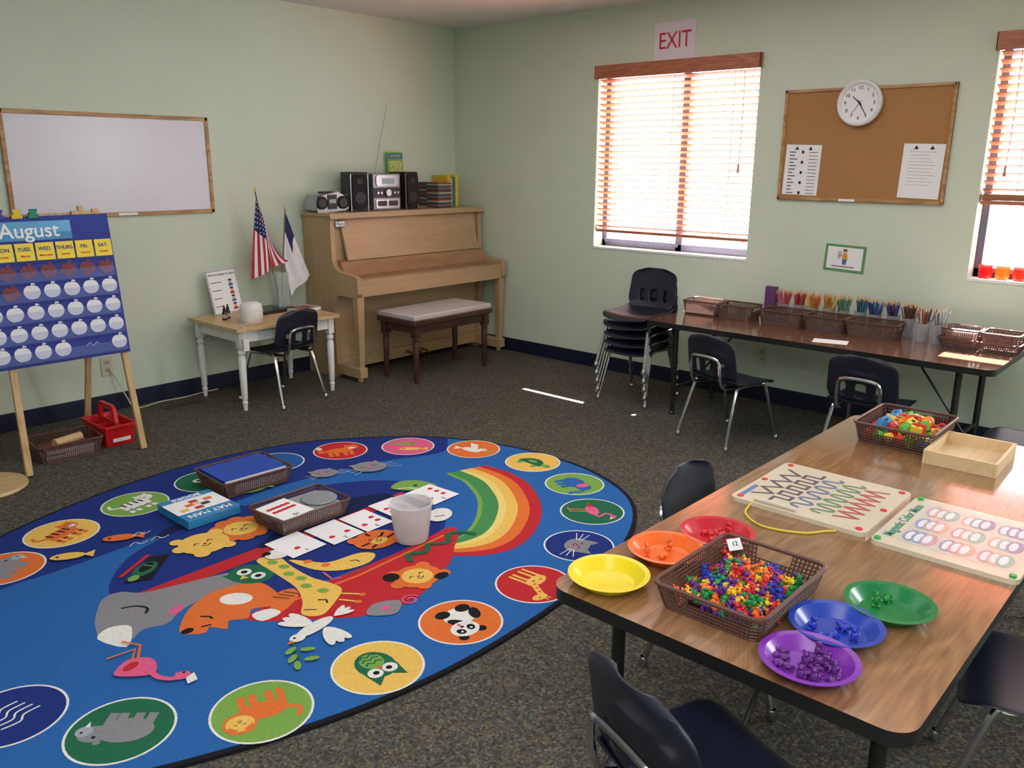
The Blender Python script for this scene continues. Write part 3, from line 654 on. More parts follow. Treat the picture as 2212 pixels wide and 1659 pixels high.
for i,z in enumerate((.2,.15,.1,.05)):
    b.prism(circ(.05,z,.012,12),-.0038,-.0029,0,'xz');b.prism([(.038,z-.012),(.062,z-.012),(.066,z-.03),(.034,z-.03)],-.0038,-.0029,1+i%2,'xz');b.prism(circ(.05,z+.008,.013,10,ry=.006),-.0041,-.0029,3,'xz')
    b.box(-.085,-.085+.075-.01*i,-.0035,-.0029,z,z+.004,3)
obj('drawing',b,[M('skin_print',(0,0,0)),M('blue_print',(0,0,0)),M('red_print',(190,60,60),.7),ink],s)
e=empty('glass_vase',(-1.80,-.20,DZ),0,'clear square glass vase part filled with pebbles','vase')
obj('vessel',B().box(-.04,.04,-.04,.04,0,.008).box(-.042,-.039,-.042,.042,0,.24).box(.039,.042,-.042,.042,0,.24).box(-.039,.039,-.042,-.039,0,.24).box(-.039,.039,.039,.042,0,.24),M('vase_glass',(200,215,210),.05,alpha=.28,var=0),e)
b=B()
for i in range(90):
    b.sph((random.uniform(-.032,.032),random.uniform(-.032,.032),.014+random.random()*.09),.0065,0,6,4)
obj('glass_pebbles',b,M('pebbles',(190,198,195),.2),e,kind='stuff')
def flag(name,top,bot,quadp,mats,mf,label,nu,nv,extra=None):
    e=empty(name,bot,0,label,'flag');t=Vector(top)-Vector(bot)
    b=B();b.tube([(0,0,0),tuple(t)],.0045,8,0);b.lathe([(.0,0),(.008,.0),(.005,.012),(.0,.035)],8,1,tuple(t));obj('pole',b,[M('pole_wood',(130,95,60),.5),M('gold_tip',(190,150,70),.3,.8)],e)
    q=[Vector((p[0],top[1]+p[1],p[2]))-Vector(bot) for p in quadp]
    def fn(u,v):
        a=q[0].lerp(q[3],u);c=q[1].lerp(q[2],u);p=a.lerp(c,v)
        w=.014*math.sin(v*9+u*2)*min(1,u*3+.1);p=p+Vector((0,w,0))+Vector((0,0,-.03*math.sin(pi*u)*v))
        return p
    obj('cloth',B().grid(fn,nu,nv,mf=mf),mats,e)
    if extra: extra(e,fn)
cred=M('flag_red',(175,32,48),.8);cwh=M('flag_white',(228,228,234),.8);cbl=M('flag_blue',(26,42,98),.8)
def stars(e,fn):
    b=B()
    for r in range(5):
        for c in range(6 if r%2==0 else 5):
            u=.02+(c+(.5 if r%2 else 0))*.062+.02;v=.05+r*.105
            p=fn(u,v);pts=[]
            for k in range(10):
                R_=.0055 if k%2==0 else .0023;a=pi/2+k*pi/5;pts.append((p.x+R_*math.cos(a),p.z+R_*math.sin(a)))
            b.prism(pts,p.y-.0035,p.y-.001,0,'xz')
    obj('star_pattern',b,cwh,e)
flag('united_states_flag',(-1.915,-.17,1.25),(-1.80,-.20,.515),[(-1.915,-.004,1.225),(-1.83,-.004,.95),(-1.725,-.02,.81),(-1.99,-.02,.71)],[cred,cwh,cbl],lambda i,j:(2 if (i<10 and j<14) else (0 if (j//2)%2==0 else 1)),'small american flag on stick drooping in glass vase',26,26,stars)
def cross(e,fn):
    b=B()
    for (u0,u1,v0,v1) in((.20,.215,.10,.24),(.17,.25,.14,.165)):
        p=[fn(u0,v0),fn(u1,v0),fn(u1,v1),fn(u0,v1)];b.add([(q.x,q.y-.004,q.z) for q in p],[(0,1,2,3)])
    obj('cross_emblem',b,cred,e)
flag('white_flag',(-1.70,-.16,1.14),(-1.785,-.18,.515),[(-1.702,-.004,1.12),(-1.732,-.004,.86),(-1.72,-.03,.58),(-1.55,-.03,.70)],[cwh,cbl],lambda i,j:(1 if (i<9 and j<11) else 0),'small white flag with blue canton drooping in glass vase',24,24,cross)
e=empty('laptop',(-1.90,-.22,DZ),rad(4),'closed black laptop lying on small desk','laptop')
obj('base',B().prism(rrect(-.14,.14,-.1,.1,.012),0,.012),black,e,bevel=.002);obj('lid',B().prism(rrect(-.14,.14,-.1,.1,.012),.013,.02),M('laptop_lid',(34,38,36),.25),e,bevel=.002)
def book(loc,rz,w,d,h,cover,label,name='book',cat='book',group=None,rot=None,extra=None):
    e=empty(name,loc,rz,label,cat,group,rot)
    obj('page_block',B().box(-w/2+.002,w/2-.003,-d/2+.003,d/2-.003,.0015,h-.0015),paper,e)
    obj('cover',B().box(-w/2,w/2,-d/2,d/2,0,.0015).box(-w/2,w/2,-d/2,d/2,h-.0015,h).box(-w/2,-w/2+.002,-d/2,d/2,0,h),cover,e)
    if extra: extra(e)
    return e
def mg(e):
    obj('cover_picture',B().box(-.07,.07,-.06,.05,.0182,.019),M('mag_print',(150,90,70),.4,var=.5,scale=40),e)
book((-1.73,-.33,DZ),rad(6),.2,.15,.018,M('mag_cover',(210,200,195),.4),'glossy softcover booklet lying on small desk',extra=mg)
# ------------------------------------------------------------ on the piano
PZ=1.1085
silver=M('silver_plastic',(175,175,180),.25,.6);dkgrille=M('speaker_grille',(26,26,28),.8,bump=.5,bscale=600);lcd=M('lcd',(150,170,180),.2)
e=empty('boombox',(-1.365,-.15,PZ+.001),rad(-4),'small silver and black portable compact disc boombox','boombox')
bp=[(-.125,.02),(-.11,.002),(.11,.002),(.125,.02),(.128,.07),(.11,.11),(.05,.125),(-.05,.125),(-.11,.11),(-.128,.07)]
obj('body',B().prism(bp,-.07,.08,0,'xz'),silver,e,bevel=.012)
for sx in(-1,1): obj('speaker',B().prism(circ(sx*.083,.062,.043,24),-.08,-.07,0,'xz').prism(circ(sx*.083,.062,.03,24),-.083,-.079,1,'xz'),[dkgrille,black],e,bevel=.002)
obj('display',B().box(-.026,.026,-.078,-.07,.06,.085),lcd,e);obj('control_panel',B().box(-.036,.036,-.076,-.069,.02,.115),black,e,bevel=.003)
obj('disc_lid',B().lathe([(.055,.0),(.055,.008),(.045,.012),(0,.013)],28,0,(0,0,.123)),black,e)
e=empty('stereo_speaker',(-1.135,-.165,PZ),rad(-14),'black boxy stereo speaker with rounded grille','speaker','stereo speakers')
obj('cabinet',B().box(-.065,.065,-.08,.09,0,.262),black,e,bevel=.005)
obj('grille',B().prism(rrect(-.056,.056,.012,.25,.045),-.094,-.08,0,'xz'),dkgrille,e,bevel=.008)
for zz_,r_ in((.09,.04),(.2,.02)): obj('speaker_cone',B().prism(circ(0,zz_,r_,24),-.0965,-.094,0,'xz'),M('cone',(44,44,48),.5),e)
for x_ in(-.066,.061): obj('trim_strip',B().box(x_,x_+.005,-.084,-.08,.0,.25),silver,e)
copytree(e,(-.69,-.165,PZ),(0,0,rad(6)))
e=empty('stereo_receiver',(-.90,-.15,PZ),0,'silver mini stereo system with radio antenna and displays','stereo')
obj('body',B().box(-.125,.125,-.08,.1,0,.252),M('stereo_body',(130,132,138),.3,.5),e,bevel=.006)
obj('top_display',B().prism(rrect(-.1,.1,.165,.24,.02),-.088,-.08,0,'xz'),silver,e,bevel=.002)
obj('screen',B().box(-.05,.06,-.0895,-.088,.18,.22),lcd,e)
obj('tape_deck',B().prism(rrect(-.105,.105,.015,.075,.01),-.086,-.08,0,'xz'),silver,e,bevel=.002)
for sx in(-1,1): obj('tape_door',B().prism(rrect(sx*.05-.04,sx*.05+.04,.028,.064,.006),-.0885,-.086,0,'xz'),black,e)
obj('control_strip',B().box(-.12,.12,-.084,-.08,.085,.155),black,e)
obj('knob',B().cyl((.0,-.082,.12),(.0,-.102,.12),.024,n=24),silver,e)
for x in(-.09,-.06,.06,.09): obj('knob',B().cyl((x,-.082,.12),(x,-.094,.12),.009,n=14),silver,e)
b=B();b.tube([(.03,.09,.235),(.10,.1,.47),(.17,.1,.73)],[.003,.0015],6);obj('antenna',b,chrome,e)
bk=lambda c:M('cover_%d_%d_%d'%c,c,.5,var=.15,scale=60)
s=obj('picture_book',B().box(-.075,.075,-.02,0,0,.40,0).box(-.07,.07,-.021,-.0195,.355,.392,1).box(-.065,.065,-.021,-.0195,.23,.34,2),[bk((120,180,80)),bk((60,120,170)),M('meadow',(190,220,120),.5,var=.4,scale=50)],loc=(-.655,-.02,PZ),rot=(0,0,rad(3)),bevel=.001,label='green illustrated storybook standing upright behind the stereo',cat='book')
text('HOOKED',.024,M('yellow_ink',(240,220,60),.6),s,(0,-.022,.373),WL)
proto=None
cdc=[(60,60,70),(150,60,50),(180,175,165),(70,90,70),(90,80,120),(140,110,80)]
for k in range(2):
    for i in range(18):
        c=cdc[(i*5+k*2)%6]
        if proto is None:
            proto=obj('compact_disc_case',B().box(-.07,.07,-.062,.062,0,.0098),bk(c),label='plastic compact disc case in a stack on the piano',cat='disc case',group='compact disc cases on the piano',bevel=.0008)
            o=proto
        else:
            o=proto.copy();o.data=proto.data.copy();o.data.materials[0]=bk(c);COL.objects.link(o)
        o.location=(-.37-.002*(i%3),-.205 if k==0 else -.072,PZ+.0102*i);o.rotation_euler=(0,0,rad(random.uniform(-2,2)))
bc=[(225,180,50),(215,205,190),(60,130,90),(70,110,160),(235,200,40)]
x=-.27
for i,c in enumerate(bc):
    w=[.035,.012,.014,.012,.03][i];hh=[.235,.215,.225,.22,.24][i]
    o=obj('picture_book',B().box(0,w,-.08,.08,0,hh,0).box(.002,w-.002,-.077,.082,.003,hh+.0005,1),[bk(c),paper],loc=(x,-.11,PZ),bevel=.0008,label='upright %s childrens book in a row on the piano'%(['yellow','cream','green','blue','gold'][i]),cat='book',group='books on the piano')
    x+=w+.003
# ------------------------------------------------------------ easel + calendar
pine=WOOD('pine',(186,150,104),(208,176,130),.5,'Z',6)
E=empty('easel',(-3.335,-.55,0),0,'light pine standing art easel holding calendar chart','easel')
def bar(b,p0,p1,w,d):
    p0=Vector(p0);p1=Vector(p1);t=(p1-p0).normalized();x=Vector((1,0,0));x=(x-t*x.dot(t)).normalized();y=t.cross(x)
    vs=[];
    for p in(p0,p1):
        for a,c in((-1,-1),(1,-1),(1,1),(-1,1)): vs.append(tuple(p+x*a*w/2+y*c*d/2))
    b.add(vs,[(0,3,2,1),(4,5,6,7),(0,1,5,4),(1,2,6,5),(2,3,7,6),(3,0,4,7)])
for sx in(-1,1):
    b=B();bar(b,(sx*.272,-.275,.005),(sx*.235,-.10,1.21),.03,.02);obj('leg',b,pine,E,bevel=.002)
    b=B();bar(b,(sx*.235,.325,.005),(sx*.22,-.07,1.19),.03,.02);obj('leg',b,pine,E,bevel=.002)
for q in((-.26,.26,-.115,-.095,1.16,1.195),(-.26,.26,-.165,-.15,.60,.63)): obj('crossbar',B().box(*q),pine,E,bevel=.002)
tilt=math.atan2(.175,1.205)
CH=empty('pocket_chart',(-3.40,-.674,1.185),0,'blue fabric calendar pocket chart hung on the easel','calendar',rot=(-tilt,0,0))
cb=M('royal_blue_fabric',(38,56,144),.7,var=.08,bump=.3,bscale=500)
obj('backing',B().box(-.345,.345,-.004,0,-.685,0),cb,CH)
pk=M('clear_pocket_vinyl',(140,160,230),.15,alpha=.12,var=0)
rows=[-.175,-.27,-.36,-.455,-.55,-.64]
for r in rows: obj('clear_pocket',B().box(-.335,.335,-.0095,-.0085,r-.03,r+.018),pk,CH)
sm=M('blue_seam',(26,42,116),.7)
for r in rows+[-.10]: obj('seam_strip',B().box(-.335,.335,-.0065,-.004,r-.042,r-.036),sm,CH)
RCm=Euler((-tilt,0,0)).to_matrix()
def chp(x,z,y=-.0055): return Vector(CH.location)+RCm@Vector((x,y,z))
hd=obj('month_card',B().box(-.23,.23,-.0012,0,-.042,.045,0).box(-.23,.23,-.0016,-.001,-.042,-.008,1),[M('sky_print',(90,160,205),.5,var=.2,scale=8),M('sea_print',(60,135,185),.5,var=.2,scale=12)],loc=chp(-.065,-.068),rot=(-tilt,0,0),label='beach-blue month header card in calendar chart',cat='card')
text('August',.092,M('august_letters',(232,236,244),.6),hd,(.045,-.003,0),WL,bold=.0012)
days=['SUN.','MON.','TUES.','WED.','THURS.','FRI.','SAT.'];sp=['Domingo','Lunes','Martes','Miercoles','Jueves','Viernes','Sabado']
yc=M('yellow_card',(240,212,60),.6)
for i,d in enumerate(days):
    x=.298-(6-i)*.0885
    c=obj('weekday_card',B().box(-.040,.040,-.0012,0,-.040,.040),yc,loc=chp(x,-.162,-.0105),rot=(-tilt,0,0),label='yellow weekday name card in calendar chart pocket',cat='card',group='weekday cards')
    text(d,.0235,M('blue_ink',(20,60,140),.6),c,(0,-.002,.012),WL,bold=.0005);text(sp[i],.0145,redink,c,(0,-.002,-.018),WL,bold=.0002)
ap=[]
for k in range(24):
    t=2*pi*k/24-pi/2;r=.0345*(1-.14*math.exp(-((t-pi/2)/.35)**2)-.07*math.exp(-((t+pi/2)/.3)**2));ap.append((r*math.cos(t)*1.06,r*math.sin(t)))
b=B().prism(ap,-.001,0,0,'xz');b.prism([(-.002,.026),(.003,.026),(.008,.042),(.004,.043)],-.001,0,0,'xz');b.prism(circ(.011,.037,.008,10,ry=.004),-.0012,0,0,'xz')
apw=M('apple_paper_white',(228,228,234),.7,var=.02);apb=M('apple_brown',(122,56,62),.7,var=.35,scale=60)
pa=obj('apple_cutout',b,apw,label='white paper apple cutout in calendar chart pocket',cat='paper cutout',group='apple cutouts')
pw_mesh=pa.data;pb_mesh=pa.data.copy();pb_mesh.materials[0]=apb
first=True
for r,z in enumerate([-.255,-.345,-.44,-.535,-.625]):
    for i in range(7):
        if r==4 and i in(4,5): continue
        x=.298-(6-i)*.0885
        o=pa if first else pa.copy()
        if not first: COL.objects.link(o)
        first=False
        o.location=chp(x,z,-.0070);o.rotation_euler=(-tilt,rad(random.uniform(-4,4)),0)
        br=(r==0 or (r==1 and i<=1))
        o.data=pb_mesh if br else pw_mesh;o['label']='dark red numbered apple cutout in calendar chart pocket' if br else 'white paper apple cutout in calendar chart pocket'
obj('marker_scribble',B().tube([(-.03,-.0065,0),(-.01,-.0065,.012),(.0,-.0065,-.005),(.02,-.0065,.01),(.03,-.0065,.0)],.0012,5,smooth=4),apw,CH,loc=(.17,0,-.625))
for x,c,n_ in((-.15,(60,60,170),'blue'),(-.075,(220,190,50),'yellow'),(-.005,(30,130,100),'green')):
    e=empty('bulldog_clip',(-3.385+x,-.655,1.19),0,'small %s plastic clip on top edge of chart'%n_,'clip');e.scale=(.75,1,.8)
    m=bk(c);b=B();b.prism([(-.03,-.016),(.03,-.016),(.03,.0),(.016,.012),(.024,.03),(.02,.036),(-.02,.036),(-.024,.03),(-.016,.012),(-.03,0)],-.03,-.022,0,'xz')
    obj('jaw',b,m,e,bevel=.002);obj('spring',B().cyl((-.02,-.01,.008),(.02,-.01,.008),.008,n=12),m,e)
obj('wooden_clip',B().box(-.045,.045,-.03,-.01,-.01,.008).box(-.012,.012,-.03,-.01,.005,.03),pine,loc=(-3.175,-.65,1.195),bevel=.002,label='wooden clamp on the top of the easel',cat='clip')
# red caddy
rp=M('red_plastic',(205,28,34),.35)
e=empty('tool_caddy',(-3.115,-.555,0),rad(0),'bright red plastic carrying caddy with handle on carpet','caddy')
def tray(b,w,d,h,t=.004,tp=.85):
    o=[(-w*tp,-d*tp,0),(w*tp,-d*tp,0),(w*tp,d*tp,0),(-w*tp,d*tp,0),(-w,-d,h),(w,-d,h),(w,d,h),(-w,d,h)]
    i=[(-(w-t)*tp,-(d-t)*tp,t),((w-t)*tp,-(d-t)*tp,t),((w-t)*tp,(d-t)*tp,t),(-(w-t)*tp,(d-t)*tp,t),(-w+t,-d+t,h),(w-t,-d+t,h),(w-t,d-t,h),(-w+t,d-t,h)]
    b.add(o+i,[(0,3,2,1),(0,1,5,4),(1,2,6,5),(2,3,7,6),(3,0,4,7),(8,9,10,11),(8,12,13,9),(9,13,14,10),(10,14,15,11),(11,15,12,8),(4,5,13,12),(5,6,14,13),(6,7,15,14),(7,4,12,15)])
b=B();tray(b,.08,.14,.11);b.box(-.003,.003,-.125,.125,.004,.12);b.box(-.07,.0,-.003,.003,.004,.10);b.box(-.086,.086,-.146,-.138,.1,.115);b.box(-.086,.086,.138,.146,.1,.115);b.box(-.086,-.078,-.146,.146,.1,.115);b.box(.078,.086,-.146,.146,.1,.115)
obj('bin',b,rp,e,bevel=.002)
b=B();b.prism([(-.11,.1),(-.09,.19),(-.07,.205),(.07,.205),(.09,.19),(.11,.1),(.085,.1),(.07,.175),(.06,.182),(-.06,.182),(-.07,.175),(-.085,.1)],-.009,.009,0,'yz');obj('handle',b,rp,e,bevel=.004)
obj('label_sticker',B().box(-.045,.045,-.1362,-.1355,.045,.065),paper,e,rot=(rad(7),0,0))
# ------------------------------------------------------------ baskets
def basket(loc,rz,w,d,h,label,group=None,tp=.9,mat=None,handle=True,name='woven_basket'):
    mat=mat or brownb
    e=empty(name,loc,rz,label,'basket',group)
    W,D=w/2,d/2;st=.0105
    nz=max(3,int(h/st))
    def ringpts(sx,sy,n1,n2):
        r=.02;P_=[]
        c=[(sx-r,sy-r,0),(-sx+r,sy-r,90),(-sx+r,-sy+r,180),(sx-r,-sy+r,270)]
        for k,(cx,cy,a0) in enumerate(c):
            for q in range(3):
                a=rad(a0+45*q);P_.append((cx+r*math.cos(a),cy+r*math.sin(a)))
            nx=c[(k+1)%4];n=n1 if k%2==0 else n2
            a=rad(a0+90);x0,y0=cx+r*math.cos(a),cy+r*math.sin(a);x1,y1=nx[0]+r*math.cos(a),nx[1]+r*math.sin(a)
            for q in range(1,n): P_.append((x0+(x1-x0)*q/n,y0+(y1-y0)*q/n))
        return P_
    n1=max(4,int(w/st*.9));n2=max(4,int(d/st*.9));R_=[]
    for j in range(nz+1):
        k=tp+(1-tp)*j/nz;R_.append([(x,y,.004+(h-.012)*j/nz) for x,y in ringpts(W*k,D*k,n1,n2)])
    n=len(R_[0]);b=B();fs=[]
    for j in range(nz):
        for i in range(n):
            q=(i+1)%n
            cx=(R_[j][i][0]+R_[j][q][0])/2;cy_=(R_[j][i][1]+R_[j][q][1])/2
            if handle and abs(cy_)<min(.045,D*.5) and abs(cx)>W*.8 and nz-3<=j<nz-0: continue
            fs.append((j*n+i,j*n+q,(j+1)*n+q,(j+1)*n+i))
    b.add([p for r in R_ for p in r],fs)
    obj('lattice_wall',b,mat,e,wire=.0045,smooth=False)
    obj('rim',B().tube([(p[0]*1.012,p[1]*1.012,h-.005) for p in R_[-1]],.0055,6,0,True),mat,e)
    obj('bottom',B().prism([(p[0],p[1]) for p in R_[0]],0,.004),mat,e)
    return e
basket((-2.98,-1.655,RT+.004),rad(-2),.34,.28,.075,'brown lattice basket holding a blue binder on the rug')
basket((-3.035,-2.175,RT+.004),rad(0),.34,.235,.07,'brown lattice basket with counting cards on the rug')
basket((-3.36,-.60,0),rad(-4),.30,.24,.09,'brown lattice basket of books beneath the easel')
basket((-3.295,-4.245,TH),rad(0),.32,.245,.065,'brown lattice basket heaped with colourful counting bears')
basket((-1.895,-4.14,TH),rad(0),.30,.25,.075,'brown lattice basket of painted wooden beads')
for y,w in((-2.47,.23),(-2.69,.22),(-2.975,.25),(-3.225,.22),(-3.475,.26)):
    basket((-.30,y,FH),pi/2,w,.17,.085,'small brown lattice basket at back of walnut table',group='baskets on the walnut table')
basket((-.28,-3.985,FH),pi/2,.36,.2,.06,'long brown lattice basket at end of walnut table',group='baskets on the walnut table')
for y in(-3.895,-4.075): basket((-.28,y,FH+.018),pi/2,.165,.16,.085,'small brown lattice basket stacked in a larger one',group='baskets on the walnut table')
def flatbook(loc,rz,w,d,h,c,label): return obj('book',B().box(-w/2,w/2,-d/2,d/2,0,h,0).box(-w/2+.001,w/2+.0005,-d/2-.0004,d/2+.0004,.002,h-.002,1),[bk(c),paper],loc=loc,rot=(0,0,rz),label=label,cat='book',bevel=.0008)
flatbook((-2.985,-1.655,RT+.056),rad(-2),.30,.235,.024,(24,70,175),'blue binder lying in brown basket')
flatbook((-2.96,-1.66,RT+.01),rad(2),.28,.215,.044,(230,160,40),'orange folder under the blue binder')
flatbook((-.32,-2.47,FH+.01),rad(3),.13,.18,.05,(190,150,140),'stack of pinkish booklets in small basket')
flatbook((-.28,-3.895,FH+.028),rad(0),.12,.13,.055,(210,205,200),'white notepads filling a small basket')
e=empty('boxed_book',(-3.295,-1.825,RT+.004),rad(0),'white and blue boxed set of books on the rug','book box')
obj('box_body',B().box(-.115,.115,-.13,.13,0,.035,0).box(-.115,.115,-.13,.13,.035,.0355,1),[M('box_blue',(40,130,185),.5),paper],e,bevel=.001)
for y0,y1 in((-.13,-.055),(.09,.13)): obj('title_band',B().box(-.115,.115,y0,y1,.0356,.0364,0),M('box_blue',(0,0,0)),e)
text('MAT MAN',.045,paper,e,(0,-.092,.037),(0,0,pi),bold=.001,sx=.92);text('BOOKS',.038,paper,e,(0,.11,.037),(0,0,pi),bold=.001)
b=B()
for x,y,c in((-.03,.02,0),(.03,.0,1),(-.01,-.025,2),(.06,.04,0),(-.07,-.02,3),(.0,.05,2)): b.box(x-.018,x+.018,y-.014,y+.014,.0356,.0362,c)
b.prism(circ(.0,.02,.016,16),.0356,.0366,4)
obj('cover_art',b,[bk((220,120,50)),bk((60,60,80)),bk((190,60,60)),bk((230,190,70)),bk((235,200,160))],e)
def card(loc,rz,w,d,n,name='counting_card',numeral=None,tilt_=0,lab=None):
    s=obj(name,B().box(-w/2,w/2,-d/2,d/2,0,.0008),paper,loc=loc,rot=(tilt_,0,rz),label=lab or 'white counting card with red apple dots',cat='card',group='counting cards')
    pos=[]
    for k in range(n): pos.append((-w*.25+(k%2)*w*.5 if n>1 else w*.1,d*.18-(k//2)*d*.22))
    if n>5: pos=[(-w*.3+(k%5)*w*.15, .0-(k//5)*d*.2) for k in range(n)]
    for x,y in pos:
        b=B();b.prism([(x+.013*math.cos(t)*(1-.25*math.exp(-((t-pi/2)/.4)**2)),y+.012*math.sin(t)*(1-.3*math.exp(-((t-pi/2)/.4)**2))) for t in [2*pi*q/16-pi/2 for q in range(16)]],.0009,.0013)
        obj('apple_print',b,redink,s)
    if numeral: text(numeral,.03,ink,s,(0,d*.38,.0012),(0,0,0))
    return s
R1=RT+.0055
card((-3.20,-2.38,R1),rad(183),.155,.18,1,numeral='1');card((-3.03,-2.395,R1),rad(182),.15,.19,2,numeral='2');card((-2.875,-2.40,R1),rad(181),.135,.185,3,numeral='3')
card((-2.71,-2.38,R1),rad(180),.135,.18,4,numeral='4');card((-2.50,-2.39,R1),rad(183),.16,.185,5,numeral='5')
card((-3.11,-2.175,RT+.062),rad(186),.15,.19,10,numeral='10',lab='white card numbered ten resting in brown basket')
obj('grey_disc',B().lathe([(0,0),(.07,0),(.075,.006),(.07,.01),(0,.01)],28),M('grey_plastic',(140,145,150),.4),loc=(-2.945,-2.18,RT+.0585),label='round grey plastic lid in brown basket',cat='lid')
flatbook((-3.035,-2.175,RT+.01),0,.28,.18,.048,(150,150,155),'grey notebook lying in basket')
e=empty('plastic_tub',(-2.86,-2.665,RT+.004),0,'translucent white plastic tub with loose pieces inside','tub')
tub=M('frosted_plastic',(232,232,234),.35,var=.01,alpha=.6)
obj('tub_wall',B().lathe([(0,.0),(.062,.0),(.066,.01),(.082,.145),(.086,.147),(.086,.153),(.079,.153),(.062,.012),(0,.004)],40),tub,e)
b=B()
for i in range(60):
    a=random.random()*6.28;r=random.random()*.05;b.sph((r*math.cos(a),r*math.sin(a),.014+random.random()*.028),.009,0,6,4)
obj('loose_pieces',b,M('brown_bits',(130,70,60),.6,var=.3),e,kind='stuff')
for i,c in enumerate(((200,195,185),(120,60,50))):
    flatbook((-3.36,-.60,.006+i*.024),rad(-4+3*i),.22,.16,.022,c,'%s book lying in floor basket'%('cream' if i==0 else 'maroon'))
obj('paper_roll',B().cyl((-3.42,-.64,.075),(-3.28,-.60,.075),.022,n=18),bk((205,175,130)),label='rolled tan paper resting on books in floor basket',cat='paper roll')
obj('round_board',B().lathe([(0,0),(.17,0),(.175,.006),(.17,.018),(0,.018)],40),dt,loc=(-3.80,-.84,0),label='round pale wooden board lying on carpet',cat='wooden board')
obj('power_cord',B().tube([(-2.86,-.012,.25),(-2.84,-.03,.2),(-2.80,-.06,.08),(-2.76,-.08,.006),(-2.6,-.05,.005),(-2.45,-.06,.005),(-2.33,-.04,.005),(-2.2,-.03,.005)],.004,6,smooth=6),M('cream_cord',(200,195,175),.5),label='cream power cord running from outlet along baseboard',cat='cord')
# ------------------------------------------------------------ near table items
def plate(x,y,c,name):
    return obj('sorting_bowl',B().lathe([(0,.0),(.055,.0),(.06,.003),(.08,.024),(.090,.026),(.092,.0285),(.080,.0275),(.058,.006),(0,.0035)],48),M('plastic_'+name,c,.25,var=.02),loc=(x,y,TH),label='%s shallow round plastic sorting bowl on oak table'%name,cat='bowl',group='sorting bowls')
PL={'yellow':(-3.435,-3.995,(232,210,34)),'orange':(-3.235,-4.02,(235,108,38)),'red':(-3.07,-4.065,(196,36,50)),'green':(-3.14,-4.505,(20,120,62)),'blue':(-3.30,-4.455,(36,66,168)),'purple':(-3.455,-4.465,(122,46,164))}
for k,(x,y,c) in PL.items(): plate(x,y,c,k)
# seated bear: torso, head with muzzle and ears, arms and outstretched legs
b=B();b.sph((0,0,.010),(.0062,.0052,.0085),0,8,6);b.sph((0,-.0005,.0215),(.0055,.005,.0048),0,8,6)
for d in(-1,1):
    b.sph((d*.005,0,.0262),.0022,0,6,4);b.sph((d*.0075,-.0035,.0135),(.0028,.0048,.0026),0,6,4);b.sph((d*.0048,-.006,.003),(.0030,.0062,.003),0,6,4)
b.sph((0,-.0055,.0202),(.0022,.0024,.0019),0,6,4)
BC={'red':(205,36,42),'blue':(36,58,176),'green':(28,134,60),'yellow':(236,198,42),'orange':(235,112,40),'purple':(98,40,128)}
bm={}
mb=obj('counting_bear',b,M('bear_red',BC['red'],.4,var=.02));bm['red']=mb.data
for k in BC:
    if k!='red':
        d=mb.data.copy();d.materials[0]=M('bear_'+k,BC[k],.4,var=.02);bm[k]=d
used=False
def bear(k,loc,rot,s=1.15):
    global used
    o=mb if not used else mb.copy()
    if used: COL.objects.link(o)
    used=True
    o.data=bm[k];o.location=loc;o.rotation_euler=rot;o.scale=(s,s,s);o['label']='small %s plastic counting bear'%k;o['category']='toy bear';o['group']='counting bears'
keys=list(BC)
nx,ny=13,10
for L in range(2):
    for i in range(nx):
        for j in range(ny):
            if L==1 and (i<2 or i>nx-3 or j<2 or j>ny-3): continue
            x=-3.295+(-.5+(i+.5)/nx)*.258+random.uniform(-.004,.004);y=-4.245+(-.5+(j+.5)/ny)*.185+random.uniform(-.004,.004)
            h=TH+.015+L*.016+random.uniform(0,.006)
            bear(random.choice(keys),(x,y,h),(random.uniform(-1.4,1.4),random.uniform(-1.4,1.4),random.uniform(0,6.28)),1.25)
for k,n in(('orange',3),('red',9),('green',2),('blue',6),('purple',18)):
    x0,y0,_=PL[k];pts=[]
    for i in range(n):
        for _ in range(60):
            a=random.random()*6.28;r=random.random()*.050;p=(x0+r*math.cos(a),y0+r*math.sin(a))
            if all((p[0]-q[0])**2+(p[1]-q[1])**2>.018**2 for q in pts): break
        pts.append(p);lie=random.random()<.5
        bear(k,(p[0],p[1],TH+.005 if not lie else TH+.0125),((pi/2 if lie else 0),0,random.random()*6.28),1.2)
BD=[(225,60,40),(60,140,200),(240,200,50),(100,180,60),(240,140,40),(30,110,170),(210,40,50)]
bmats=[M('bead_%d'%i,c,.3,var=.02) for i,c in enumerate(BD)]
bb=B().box(-.014,.014,-.014,.014,-.014,.014,0).prism(circ(0,0,.006,10),.0141,.0148,1)
bs=B().lathe([(0,-.014),(.01,-.014),(.015,-.008),(.016,0),(.015,.008),(.01,.014),(0,.014)],18)
first={}
for L in range(2):
    for i in range(7-L*2):
        for j in range(6-L*2):
            x=-1.895+(-.5+(i+.5+L)/7)*.255;y=-4.14+(-.5+(j+.5+L)/6)*.21;mi=random.randrange(7);sh=random.random()<.6
            key=(mi,sh)
            if key not in first:
                o=obj('wooden_bead',bb if sh else bs,[bmats[mi],black],bevel=.003 if sh else 0);first[key]=o
            else:
                o=first[key].copy();COL.objects.link(o)
            o.location=(x,y,TH+.026+L*.030);o.rotation_euler=(random.uniform(-.5,.5),random.uniform(-.5,.5),random.random()*3);o.scale=(1.15,1.15,1.15)
            o['label']='painted %s wooden stringing bead'%('cube' if sh else 'round');o['category']='bead';o['group']='wooden beads in basket'
e=empty('wooden_tray',(-1.975,-4.365,TH),rad(1),'shallow unpainted pine tray on oak table','tray')
pin=WOOD('pale_pine',(218,188,146),(230,204,162),.6,'X',6,lo=.2,hi=.8)
w,d,h=.135,.105,.045
